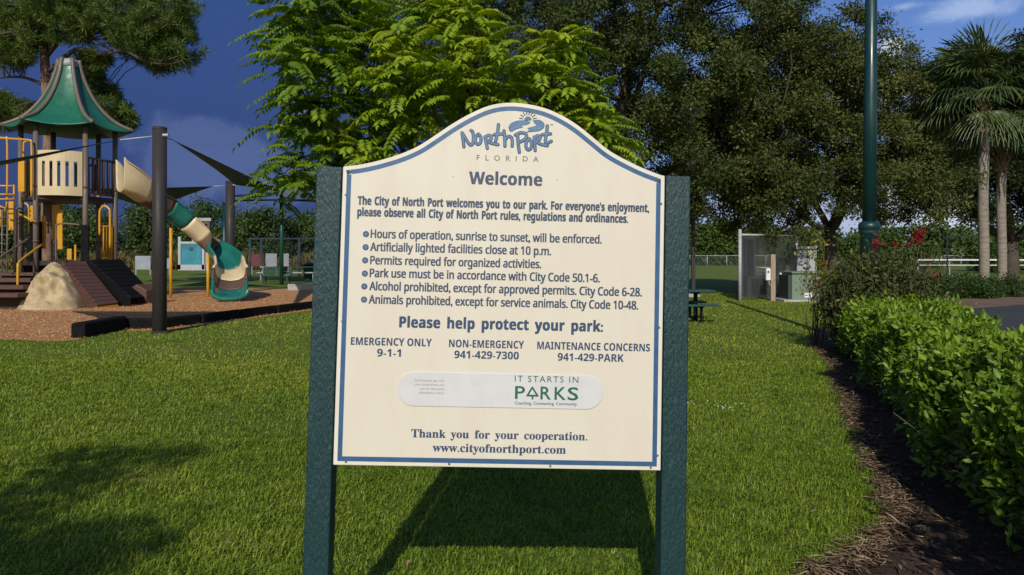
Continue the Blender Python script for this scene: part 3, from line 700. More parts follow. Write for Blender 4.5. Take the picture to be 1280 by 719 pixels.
# roof
ph0 = R(19.5)
prof = [(12.5, 76), (15, 88), (19, 100), (26, 115), (35, 129), (47, 142), (62, 153), (84, 161.5)]
prof = [(r * sc_, zof(y)) for r, y in prof]
pf = smooth_pts([Vector((r, z, 0)) for r, z in prof], 3)
AZ = math.atan2(640 - 86, F); CA = math.cos(AZ)
def hexpt(r, ang): return Vector((ax + r * CA * math.sin(ang + AZ), YT - r * CA * math.cos(ang + AZ), 0))
for i in range(6):
    a0, a1 = ph0 + i * math.pi / 3, ph0 + (i + 1) * math.pi / 3
    rows = []
    for p in pf:
        q0, q1 = hexpt(p.x, a0), hexpt(p.x, a1); row = []
        for t in np.linspace(0, 1, 9):
            q = q0.lerp(q1, t); s_ = math.sin(math.pi * t); c_ = Vector((ax, YT, 0))
            q = q + (c_ - q) * (.06 * s_); q.z = p.y - .10 * s_ * (p.x / pf[-1].x); row.append(q)
        rows.append(row)
    MB().grid(rows).build('roof_panel', M['roof_green'], play, True, solid=.03)
    MB().tube([hexpt(p.x + .02, a0) + Vector((0, 0, p.y + .03)) for p in pf], .068, 7).build('roof_rib', M['taupe'], play, True)
MB().lathe((ax, YT, zof(84)), [(.33, 0), (.30, .15), (.26, .24)], 12).build('roof_highlight_cap', M['cabinet'], play, True)  # pale grey puts the highlight at the roof top into the colour
# posts and decks
RP = 60 * sc_; ZD = zof(247.5); ZL = zof(326)
def hexring(r, z0, z1):
    mb = MB(); P = [hexpt(r, ph0 + i * math.pi / 3) for i in range(6)]
    mb.v = [(p.x, p.y, z0) for p in P] + [(p.x, p.y, z1) for p in P]; mb.f = [tuple(range(6)), tuple(reversed(range(6, 12)))] + [(i, i + 6, (i + 1) % 6 + 6, (i + 1) % 6) for i in range(6)]; return mb
hexring(RP * 1.02, ZD - .14, ZD).build('deck', M['deck'], play)
hexring(RP * .99, ZL - .14, ZL).build('deck', M['deck'], play)
PP = [hexpt(RP, ph0 + i * math.pi / 3) for i in range(6)]   # 0: front right, 5: front left, 1: right, 4: left
for p in PP:
    pmb = MB().tube([(p.x, p.y, -.1), (p.x, p.y, zof(160))], .085, 12)
    po = pmb.build('post', M['taupe'], play, True)
    for z in (ZD + .25, ZL + .6): MB().tube([(p.x, p.y, z), (p.x, p.y, z + .07)], .1, 12).build('clamp', M['brown'], po, True)
def barrier_curved(p, q, z0, z1, bulge, slots, m, name):
    """curved panel with vertical slots between two posts"""
    n = slots * 2 + 1; mb = MB(); d = q - p; nv = Vector((d.y, -d.x, 0)).normalized()
    def pos(t): return p + d * t + nv * bulge * math.sin(math.pi * t)
    def strip(t0, t1, za, zb, k_=4):
        ts = np.linspace(t0, t1, k_)
        inn = [pos(t) for t in ts]; out = [pos(t) + nv * .06 for t in ts]
        for i in range(k_ - 1):
            v8 = [Vector((x.x, x.y, z)) for z in (za, zb) for x in (out[i], out[i + 1], inn[i + 1], inn[i])]
            b0 = len(mb.v); mb.v += [tuple(v) for v in v8]
            for f in ((3, 2, 1, 0), (4, 5, 6, 7), (0, 1, 5, 4), (1, 2, 6, 5), (2, 3, 7, 6), (3, 0, 4, 7)): mb.f.append(tuple(b0 + x for x in f))
    h = z1 - z0
    strip(.05, .95, z0, z0 + h * .2, 12); strip(.05, .95, z1 - h * .24, z1, 12)
    e = np.linspace(.05, .95, slots * 2 + 2); wr = 1.75
    cw = .9 / (slots + 1)
    xs = [.05]
    # slots are narrow, bars wide
    sw = .9 / (slots * 2.6 + 1); bw = (.9 - slots * sw) / (slots + 1); t = .05
    for i in range(slots + 1):
        strip(t, t + bw, z0 + h * .2, z1 - h * .24, 3); t += bw + sw
    mb.build(name, m, play)
barrier_curved(PP[5], PP[0], ZD - .02, zof(195), .25, 5, M['tan'], 'slotted_barrier')
def picket(p, q, z0, z1, n, m, name, r=.03, railr=.04):
    mb = MB()
    for t in np.linspace(.08, .92, n): x = p.lerp(q, t); mb.tube([(x.x, x.y, z0), (x.x, x.y, z1)], r, 6)
    for z in (z0, z1): mb.tube([(p.x, p.y, z), (q.x, q.y, z)], railr, 7)
    return mb.build(name, m, play, True)
picket(PP[0], PP[1], ZD + .1, zof(201), 6, M['brown'], 'picket_barrier', .045)
picket(PP[2], PP[3], ZD + .1, zof(201), 7, M['brown'], 'picket_barrier', .04)
picket(PP[3], PP[4], ZD + .1, zof(201), 7, M['brown'], 'picket_barrier', .04)
picket(PP[0].lerp(PP[1], .55), PP[1], ZL + .1, zof(283), 5, M['yellow'], 'yellow_picket', .035, .03)
# yellow arch bar
def px_tube(pts, Y, r, m, name, n=8, sm=True, mats=None):
    P = [at(p[0], p[1], p[2] if len(p) > 2 else Y) for p in pts]
    return MB().tube(smooth_pts(P, 5) if sm else P, r, n).build(name, m, play, True)
yf = YT - RP * .9
px_tube([(124.5, 294), (124.5, 268), (126, 261), (131, 257.5), (136, 261), (137.5, 268), (137.5, 310)], yf + .4, .035, M['yellow'], 'arch_bar')
px_tube([(131, 254), (131, 262)], yf + .4, .02, M['taupe'], 'arch_hook', 6)
# flat yellow panels on lower level and enclosure panels beside the left ladder
def px_panel(x0, x1, y0, y1, Y, m, name, th=.06, r=.02):
    a, b2 = at(x0, y1, Y), at(x1, y0, Y)
    return MB().box(((a.x + b2.x) / 2, Y, (a.z + b2.z) / 2), (b2.x - a.x, th, b2.z - a.z)).build(name, m, play, bevel=r)
px_panel(65.5, 75.5, 256, 300, YT - .5, M['yellow'], 'yellow_panel'); px_panel(72, 78.5, 262, 312, YT - .62, M['yellow'], 'yellow_panel')
px_panel(84, 90, 311, 325, YT - .4, M['yellow'], 'yellow_panel'); px_panel(93, 95.6, 306, 326, YT - .5, M['yellow'], 'yellow_panel')
px_panel(52.5, 57.5, 270, 311, YT - 1.0, M['yellow'], 'yellow_panel'); px_panel(36, 44.5, 257, 281, YT - .9, M['yellow'], 'yellow_panel')
px_panel(11, 17.5, 252, 288, YT - 1.0, M['yellow'], 'yellow_panel')
px_panel(23, 31, 200, 240, YT - 1.2, M['yellow'], 'yellow_panel'); px_panel(38, 46.2, 199, 240, YT - 1.3, M['yellow'], 'yellow_panel')
px_panel(54, 64, 252, 292, YT + .3, M['brown'], 'brown_panel'); px_panel(31.5, 38, 203, 246, YT - .7, M['deck'], 'brown_panel')
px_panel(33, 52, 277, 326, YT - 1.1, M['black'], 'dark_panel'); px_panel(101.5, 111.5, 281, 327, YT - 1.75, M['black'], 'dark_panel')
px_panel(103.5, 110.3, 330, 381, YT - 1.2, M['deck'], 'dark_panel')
# yellow guard rails, ladder
yl = YT - 1.6
px_tube([(-22, 175), (-4, 172.5), (6, 173), (9, 178), (9, 245)], yl, .032, M['yellow'], 'guard_rail')
px_tube([(-4, 172.5), (30, 174.5), (37, 176), (39.5, 182), (39.5, 246)], yl, .032, M['yellow'], 'guard_rail')
px_tube([(29.5, 246), (29.5, 184), (32, 177.5), (37, 175.5)], yl + .6, .03, M['yellow'], 'guard_rail')
px_tube([(-20, 232), (18, 232.5)], yl, .026, M['yellow'], 'guard_rail', sm=False); px_tube([(17.5, 231), (17.5, 258)], yl, .026, M['yellow'], 'guard_rail', sm=False)
px_tube([(9, 245), (8, 262)], yl, .03, M['yellow'], 'guard_rail', sm=False)
for y in (243, 249): px_tube([(-20, y), (17, y)], yl - .1, .022, M['yellow'], 'ladder_rung', sm=False)
px_tube([(24.5, 268), (45, 277.5)], yl, .03, M['yellow'], 'guard_rail', sm=False); px_tube([(31, 254), (34, 256), (36, 262), (36, 292)], yl + .3, .028, M['yellow'], 'guard_rail')
px_tube([(-10, 254), (8, 261)], yl - .2, .03, M['yellow'], 'guard_rail', sm=False)
for x in (1, 6): px_tube([(x, 262), (x, 285)], yl - .2, .02, M['yellow'], 'guard_rail', sm=False)
for x in (-12, 3, 9.5, 20): px_tube([(x, 262), (x - 1, 352)], yl - .3, .05 if x == 20 else .022, M['taupe'] if x != 20 else M['deck'], 'net_post', sm=False)
for y in range(270, 350, 11): px_tube([(-14, y), (11, y + 2)], yl - .3, .016, M['taupe'], 'net_rope', 5, sm=False)
px_tube([(22.3, 370, 22.6), (22.3, 334, 22.6), (23.5, 329, 22.7), (28, 324, 23), (52, 306, 24.4)], 23, .035, M['yellow'], 'handrail')
px_tube([(-3, 326, 22.8), (0, 322, 22.9), (38, 297, 24.6)], 23, .033, M['taupe'], 'handrail')
px_tube([(70, 327, 24.4), (70, 285, 24.4), (72, 281, 24.4), (78, 279.5, 24.4), (100, 281, 24.4)], 24, .028, M['taupe'], 'handrail')
# under-deck dark wall pieces giving the tower depth
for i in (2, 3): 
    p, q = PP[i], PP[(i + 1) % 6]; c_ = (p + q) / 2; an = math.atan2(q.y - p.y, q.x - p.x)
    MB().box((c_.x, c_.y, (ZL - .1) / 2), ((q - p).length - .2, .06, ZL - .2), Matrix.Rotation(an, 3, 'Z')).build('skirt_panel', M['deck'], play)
# play ramp: plank covered wedge right of the rock, dark wedge behind, steps on the left
def ramp(tl, tr_, bl, br, th, m, name, planks=11):
    t = MB(); TL, TR, BL, BR = [Vector(x) for x in (tl, tr_, bl, br)]
    for i in range(planks):
        a, b2 = i / planks, (i + .9) / planks
        q = [TL.lerp(BL, a), TR.lerp(BR, a), TR.lerp(BR, b2), TL.lerp(BL, b2)]
        nv = (q[1] - q[0]).cross(q[3] - q[0]).normalized() * th
        if nv.z < 0: nv = -nv
        b0 = len(t.v); t.v += [tuple(x) for x in q] + [tuple(x + nv) for x in q]
        for f in ((0, 1, 2, 3), (7, 6, 5, 4), (0, 4, 5, 1), (1, 5, 6, 2), (2, 6, 7, 3), (3, 7, 4, 0)): t.f.append(tuple(b0 + x for x in f))
    return t.build(name, m, play)
Yr = G(135, 386).y
tl, trr = at(77, 330, Yr + .9), at(106, 331, Yr + 1.7); bl, br_ = at(121, 384, Yr), at(147, 381, Yr + .7)
rp = ramp(tl, trr, bl, br_, .07, M['plank'], 'plank_ramp', 12)
sd = MB()
for a_, c_ in ((tl, bl), (trr, br_)):
    sd.poly([a_, c_, Vector((c_.x, c_.y, 0)), Vector((a_.x, a_.y, 0))])
sd.poly([bl, br_, (br_.x, br_.y, 0), (bl.x, bl.y, 0)]); sd.build('ramp_side', M['plank'], play, solid=.04)
MB().bar(bl + Vector((.0, -.03, -.06)), br_ + Vector((.0, -.03, -.06)), .06, .13).build('ramp_toe', M['yellow'], play)
tl2, tr2, bl2, br2 = at(111, 327, Yr + 1.9), at(150, 326, Yr + 4.2), at(163, 374, Yr + .9), at(194, 374, Yr + 3.4)
ramp(tl2, tr2, bl2, br2, .06, M['black'], 'dark_ramp', 10)  # black puts the shade under the tower into the ramp colour
for a_, c_ in ((tl2, bl2), (tr2, br2)): MB().poly([a_, c_, (c_.x, c_.y, 0), (a_.x, a_.y, 0)]).build('dark_ramp_side', M['black'], play, solid=.04)
bb = MB(); Yb = G(170, 380).y
P5 = [(153, 366), (170, 355.5), (183, 363), (183, 379.5), (153, 378)]
f0 = [at(x, y, Yb) for x, y in P5]; f1 = [p + Vector((.25, .9, 0)) for p in f0]
for p in f0 + f1:
    if p.z < .12: p.z = 0
bb.v = [tuple(p) for p in f0 + f1]; bb.f = [(4, 3, 2, 1, 0), (5, 6, 7, 8, 9)] + [(i, (i + 1) % 5, 5 + (i + 1) % 5, 5 + i) for i in range(5)]
bb.build('step_block', M['plank'], play, bevel=.02)
Ys = G(10, 388).y
for i, (x0, x1, y0, y1, dyy) in enumerate(((-40, 24, 367, 372, 0), (-40, 31, 357, 362, .7), (-40, 40, 348, 353, 1.5), (-10, 50, 341, 345, 2.3))):
    a, b2 = at(x0, y1, Ys + dyy), at(x1, y0, Ys + dyy)
    MB().box(((a.x + b2.x) / 2, Ys + dyy + .3, (a.z + b2.z) / 2), (b2.x - a.x, .75, b2.z - a.z)).build('transfer_step', M['plank'], play, bevel=.015)
    MB().box(((a.x + b2.x) / 2, Ys + dyy + .42, a.z / 2), (b2.x - a.x - .1, .06, a.z)).build('step_riser', M['deck'], play)
# climbing rock: lumpy pyramid
def rock():
    import mathutils.noise as mn
    Yk = G(68, 387).y; A = at(67, 327.5, Yk + 1.25); n = 46; rows = []
    base = [G(p, q) for p, q in ((19, 386.5), (28, 388), (48, 388.3), (70, 388.2), (95, 387.2), (116, 383.5))]
    base = smooth_pts(base, 9)
    tops = smooth_pts([at(60, 331, Yk + 1.1), at(64, 328.5, Yk + 1.15), A, at(70, 328.2, Yk + 1.25), at(76, 331, Yk + 1.3)], 11)
    nb = len(base); tops = [tops[int(round(i * (len(tops) - 1) / (nb - 1)))] for i in range(nb)]
    for t in np.linspace(0, 1, 40):
        row = []
        for j, (b2, tp_) in enumerate(zip(base, tops)):
            p = b2.lerp(tp_, t); s_ = j / (nb - 1)
            p.z += .10 * math.sin(math.pi * t) * 1.6; edge = math.sin(math.pi * s_)
            q = p * 2.4; d = mn.noise(q * 1.1) * .20 + mn.noise(q * 2.7) * .09 + (mn.voronoi(q * 1.25)[0][0] - .35) * .34 - .04
            p += Vector((0, -.80, .60)) * d * (.25 + .75 * math.sin(math.pi * min(1, t * 1.05))) * (.4 + .6 * edge)
            if t == 0: p.z = -.05
            row.append(p)
        rows.append(row)
    mb = MB().grid(rows)
    back = [[Vector(p) for p in rows[-1]], [Vector((p.x, p.y + .5, -.05)) for p in rows[-1]]]; mb.grid(back)
    l_ = [[r_[0] for r_ in rows], [Vector((r_[0].x + .1, Yk + 1.6, -.05 if i < 39 else r_[0].z)) for i, r_ in enumerate(rows)]]; mb.grid(l_)
    r2 = [[r_[-1] for r_ in rows], [Vector((r_[-1].x - .1, Yk + 1.8, -.05 if i < 39 else r_[-1].z)) for i, r_ in enumerate(rows)]]; mb.grid(r2)
    mb.build('climbing_rock', M['rock'], play, True)
rock()
# slide
YX = G(287, 377).y
sp_px = [(150, 236, YT - .5), (166, 243, YT - .2), (189, 257, YT + .5), (212, 271, YT + 1.2), (236, 290, YT + 1.7), (256, 308, YT + 2.0), (272, 321, YT + 1.9), (284, 332, YT + 1.3), (288, 344, YT + .5), (287.5, 358, YX + .6), (287, 367.5, YX + .05), (287, 369.5, YX - .25)]
path = smooth_pts([at(*p) for p in sp_px], 6)
cum = [0.0]
for a, b2 in zip(path, path[1:]): cum.append(cum[-1] + (b2 - a).length)
TOT = cum[-1]
ppx = [(640 + p.x / p.y * F, HZ - (p.z - EYE) / p.y * F) for p in path]
def tx(x): return next(cum[i] / TOT for i, q in enumerate(ppx) if q[0] >= x)
def ty(y): return next(cum[i] / TOT for i, q in enumerate(ppx) if q[1] >= y)
bk = [0, tx(177), tx(203), tx(225), tx(247), tx(261), ty(333), ty(347), ty(358), 1.0]
bounds = [(bk[i], bk[i + 1], m_) for i, m_ in enumerate(('tan', 'brown', 'slide_green', 'tan', 'brown', 'slide_green', 'tan', 'brown', 'slide_green'))]
frames = []
for i, p in enumerate(path):
    d = (path[min(i + 1, len(path) - 1)] - path[max(i - 1, 0)]).normalized(); hd_ = Vector((d.x, d.y, 0))
    sdv = hd_.normalized().cross(Vector((0, 0, 1))).normalized(); up_ = sdv.cross(d).normalized()
    if up_.z < 0: up_ = -up_
    frames.append((p, sdv, up_))
def chute(t0, t1, m, name):
    ids = [i for i in range(len(path)) if t0 * TOT - .02 <= cum[i] <= t1 * TOT + .02]
    if ids[0] > 0 and cum[ids[0]] > t0 * TOT: ids = [ids[0] - 1] + ids
    rows = []
    for i in ids:
        p, s_, u_ = frames[i]; row = []; f_ = cum[i] / TOT
        hw = .50 if f_ > .8 else .44; wall = .50 if f_ < .85 else .50 - .30 * (f_ - .85) / .15
        if f_ < .14: wall = .50 + .55 * (1 - f_ / .14) ** 1.3
        sec = [(-hw - .07, wall - .04), (-hw - .02, wall), (-hw, wall - .03), (-hw * .98, wall * .55), (-hw * .86, .1), (-hw * .55, 0), (0, -.05), (hw * .55, 0), (hw * .86, .1), (hw * .98, wall * .55), (hw, wall - .03), (hw + .02, wall), (hw + .07, wall - .04)]
        if f_ > .97: sec = [(x, y) for x, y in sec]
        b_ = max(0.0, 1 - f_ / .2); u_ = (u_ * (1 - b_) + Vector((0, 0, 1)) * b_).normalized()
        for x, y in sec: row.append(p + s_ * x + u_ * (y - .05))
        rows.append(row)
    return MB().grid(rows).build(name, M[m], play, True, solid=.035)
for t0, t1, m_ in bounds: chute(t0, t1, m_, 'slide_section')
# rolled lip at the slide exit
p, s_, u_ = frames[-1]
MB().tube(smooth_pts([p + s_ * x + u_ * y + Vector((0, yy, 0)) for x, y, yy in ((-.56, .18, .05), (-.5, .02, 0), (-.3, -.08, -.05), (0, -.11, -.07), (.3, -.08, -.05), (.5, .02, 0), (.56, .18, .05))], 4), .075, 9).build('slide_lip', M['slide_green'], play, True)
for px, py0, py1, Y in ((213.5, 285, 372, YT + 1.3), (260, 316, 373, YT + 1.6)):
    b0 = at(px, 0, Y); MB().tube([(b0.x, Y, -.1), (b0.x, Y, at(px, py0, Y).z)], .055, 10).build('slide_support', M['yellow'], play, True)

# playground border
def border(name, label, a, b_, h, th, group):
    a, b_ = Vector((a.x, a.y, 0)), Vector((b_.x, b_.y, 0)); t = MB()
    t.bar(a + Vector((0, 0, h / 2 - .02)), b_ + Vector((0, 0, h / 2 - .02)), th, h)
    o = t.build(name, M['black'], bevel=.04); tag(o, label, 'border', group); return o
border('border_timber', 'thick black plastic border timber angled at the open corner of the playground', G(97, 423), G(151, 412), .30, .26, 'black playground border')
bl_px = [(152, 411.5), (198, 411), (250, 405), (300, 398), (345, 392), (392, 386), (440, 378)]
lab = ['black border timber behind the foot of the near shade pole', 'black border timber starting at the near shade pole', 'black border timber before the middle of the wood chip bed', 'black border timber in front of the slide exit', 'black border timber nearest the left sign post', 'black border timber hidden behind the sign']
for i, (p, q) in enumerate(zip(bl_px, bl_px[1:])):
    border('border_timber', lab[i], G(*p) + Vector((.02, 0, 0)), G(*q) - Vector((.02, 0, 0)), .24, .12, 'black playground border')

# shade poles and sails
def pole(name, label, px, pyt, pyb, wpx, m='pole_grey', group=None):
    g_ = G(px, pyb); t = thing(name, label, 'pole', g_, group); zt = at(px, pyt, g_.y).z; r_ = wpx / 2 * g_.y / F
    MB().tube([(g_.x, g_.y, -.2), (g_.x, g_.y, zt)], r_, 20).build('shaft', M[m], t, True)
    MB().lathe((g_.x, g_.y, zt), [(r_ * 1.04, 0), (r_ * 1.04, .03), (r_ * .9, .05)], 20).build('cap', M[m], t)
    MB().lathe((g_.x, g_.y, 0), [(r_ * 1.25, 0), (r_ * 1.25, .03), (r_ * 1.02, .05)], 20).build('collar', M[m], t)
    MB().tube([(g_.x + r_ * .7, g_.y - r_ * .5, zt - .12), (g_.x + r_ * 1.5, g_.y - r_ * .5, zt - .12)], .03, 8).build('hook', M['steel'], t)
    return g_, zt
g1, zt1 = pole('shade_pole', 'thick dark grey shade sail pole standing on the lawn in front of the playground', 199.5, 162, 416.5, 17, group='shade sail poles')
g2, zt2 = pole('shade_pole', 'dark grey shade sail pole behind the slide exit', 287.8, 228, 367, 11.5, group='shade sail poles')
gp, ztp = pole('green_post', 'dark green metal post just left of the farther shade pole', 280.5, 255, 366, 5.5, 'lamp_green')
def sail(name, label, A, B, C, sag=.0, inset=.16):
    """triangular fabric with concave edges, tensioned between three corners"""
    n = 14; mb = MB(); A, B, C = Vector(A), Vector(B), Vector(C); cen = (A + B + C) / 3; idx = {}
    for i in range(n + 1):
        for j in range(n + 1 - i):
            a, b2 = i / n, j / n; c_ = 1 - a - b2
            p = A * a + B * b2 + C * c_; e = 27 * a * b2 * c_
            edge = max(a * b2 if c_ < 1e-6 else 0, 0)
            # pull towards the centre along the edges
            pull = inset * (4 * a * b2 * (1 - c_) ** 2 * (c_ < .34) * (1 - c_ / .34) + 4 * b2 * c_ * (a < .34) * (1 - a / .34) + 4 * a * c_ * (b2 < .34) * (1 - b2 / .34))
            p = p.lerp(cen, min(.6, pull)); p.z -= sag * e; idx[i, j] = len(mb.v); mb.v.append(tuple(p))
    for i in range(n):
        for j in range(n - i):
            mb.f.append((idx[i, j], idx[i + 1, j], idx[i, j + 1]))
            if j < n - i - 1: mb.f.append((idx[i + 1, j], idx[i + 1, j + 1], idx[i, j + 1]))
    t = thing(name, label, 'shade sail', (cen.x, cen.y, 0), 'green shade sails'); mb.build('fabric', M['sail'], t, True, solid=.012)
    eb2 = MB(); 
    return t, (A, B, C)
def cable(t, a, b_, r=.014): MB().tube([a, b_], r, 6).build('cable', M['steel'], t, True)
P1 = Vector((g1.x, g1.y, zt1 - .12)); P2 = Vector((g2.x, g2.y, zt2 - .12))
t, cs = sail('shade_sail', 'dark green shade sail sloping down to the right from the near pole', at(216, 175, g1.y + .5), at(293.5, 231, g2.y - .3), at(356, 241, g2.y + 9), .1, .10)
cable(t, P1, cs[0]); cable(t, P2, cs[1])
t, cs = sail('shade_sail', 'dark shade sail hanging behind the slide between tower and far pole', at(266, 233, g2.y - .4), at(105, 236, g2.y + .5), at(188, 262, g2.y + 10), .1, .05)
cable(t, P2, cs[0])
t, cs = sail('shade_sail', 'thin edge of a green shade sail crossing before the tower at the left', at(150, 175, g1.y - .2), at(-70, 214, g1.y - 3), at(-110, 226, g1.y + 1), .05, .06)
cable(t, P1, cs[0])
# hip canopy on one post
cp = at(352, HZ, 40); hc = thing('canopy', 'grey green square fabric canopy on a single dark post behind the bench', 'canopy', (cp.x, 40, 0))
MB().tube([(cp.x, 40, 0), (cp.x, 40, at(0, 240, 40).z)], .1, 12).build('post', M['bench_green'], hc, True)
ap = at(352, 226, 40); cr = [at(288, 250, 38.2), at(402, 251, 37), at(420, 249, 43), at(305, 249, 43.5)]
mb = MB()
for i in range(4):
    p, q = cr[i], cr[(i + 1) % 4]; rows = []
    for t_ in np.linspace(0, 1, 7):
        rows.append([(ap + (p.lerp(q, s_) - ap) * t_) - Vector((0, 0, .3 * math.sin(math.pi * t_) * .5)) + Vector((0, 0, .25 * math.sin(math.pi * s_) * t_ * t_)) for s_ in np.linspace(0, 1, 7)])
    mb.grid(rows)
mb.build('fabric', M['canopy'], hc, True, solid=.015)
for p in cr: MB().tube([Vector((cp.x, 40, ap.z - 1.0)), p - Vector((0, 0, .05))], .035, 6).build('strut', M['bench_green'], hc, True)

# things on the ball field, left
YF = 60
sb = thing('scoreboard', 'small brown scoreboard beyond the slide in front of the trees', 'scoreboard', (at(248, 0, 78).x, 78, 0))
box_between(237, 262, 277, 291, 78, .3).build('board', M['brown'], sb, bevel=.02); box_between(235.5, 263.5, 272.5, 276.5, 77.9, .4).build('header', M['cabinet'], sb, bevel=.02)
for px in (241, 258): MB().tube([at(px, 291, 78.15), (at(px, 0, 78.15).x, 78.15, 0)], .1, 8).build('leg', M['steel'], sb)
for x in (242, 250, 257): box_between(x - 2, x + 2, 280, 284, 77.985, .012).build('digit_window', M['black'], sb)
bs = thing('notice_board', 'white framed board with a teal picture seen under the slide', 'notice board', (at(239, 0, YF).x, YF, 0))
box_between(226.5, 251.5, 305, 331, YF, .1).build('picture', M['banner_teal'], bs)
for x0, x1, y0, y1 in ((222.5, 225.7, 296, 337), (252.2, 255.4, 300, 337), (225.7, 252.2, 302, 304.8), (222.5, 256, 331, 338)): box_between(x0, x1, y0, y1, YF - .03, .18).build('frame', M['steel'], bs)
MB().lathe(at(239, 311, YF - .02), [(.16, 0), (.16, .02), (.1, .03)], 16, Matrix.Rotation(R(90), 3, 'X')).build('emblem', M['navy'], bs)
def banner(name, label, x0, x1, y0, y1, m, Y=YF):
    t = thing(name, label, 'banner', (at((x0 + x1) / 2, 0, Y).x, Y, 0), 'banners on the outfield fence')
    box_between(x0, x1, y0, y1, Y, .03).build('sheet', M[m], t)
    for px in (x0 + .6, x1 - .6): MB().tube([(at(px, 0, Y).x, Y + .05, -.1), (at(px, 0, Y).x, Y + .05, at(0, y0, Y).z)], .04, 6).build('stake', M['steel'], t)
    return t
banner('banner', 'pale banner just left of the near shade pole', 169, 188, 320, 337, 'banner_white')
banner('banner', 'narrow pale banner partly behind the near shade pole', 205, 212, 323, 336, 'banner_white')
banner('banner', 'maroon banner behind the chain link backstop', 314, 329, 318, 333, 'banner_red', 62)
banner('banner', 'white banner next to the maroon one behind the backstop', 332, 346, 317, 333, 'banner_white', 62)
banner('banner', 'second white banner beside the canopy post', 350, 361, 317, 333, 'banner_white', 62)
bfp = [at(x, 0, 47) for x in (312.5, 326.5, 374, 430)]
chain_fence('backstop', 'pale chain link backstop behind the dark green bench', bfp, zof(298.5, 47), .075, .06, .008, .2, pm='cabinet')
bleacher('bleachers', 'grey bleachers in front of the chain link backstop', at(327, 0, 44).x, at(400, 0, 44).x, 43.2, 2, .55, .32, .6, 'cabinet')
bn = G(344, 356); be = thing('park_bench', 'dark green slatted bench beside the slide exit', 'bench', bn)
for i, (dz_, dy_) in enumerate(((.45, 0), (.45, .16), (.45, .32), (.62, .42), (.75, .46), (.88, .5))): MB().box((bn.x, bn.y + dy_, dz_), (1.55, .13 if i < 3 else .03, .035 if i < 3 else .1)).build('slat', M['bench_green'], be)
for x in (-.62, .62): MB().bar((bn.x + x, bn.y, 0), (bn.x + x, bn.y, .45), .06).bar((bn.x + x, bn.y + .38, 0), (bn.x + x, bn.y + .52, .92), .06).build('leg', M['bench_green'], be)
tg = G(387, 352); tcn = thing('trash_can', 'dark green litter bin at the left edge of the sign post', 'litter bin', tg)
MB().lathe(tg, [(.3, 0), (.34, .1), (.36, .9), (.38, .95), (.3, 1.05), (.12, 1.12)], 18).build('bin', M['bench_green'], tcn, True)
MB().lathe(tg + Vector((0, 0, .9)), [(.385, 0), (.385, .08)], 18).build('lid_ring', M['black'], tcn)
cbk = G(376, 363.5); o = MB().box((cbk.x, cbk.y + .2, .14), (1.15, .4, .28)).build('concrete_block', M['concrete'], bevel=.03); tag(o, 'pale concrete block at the edge of the wood chips', 'block')

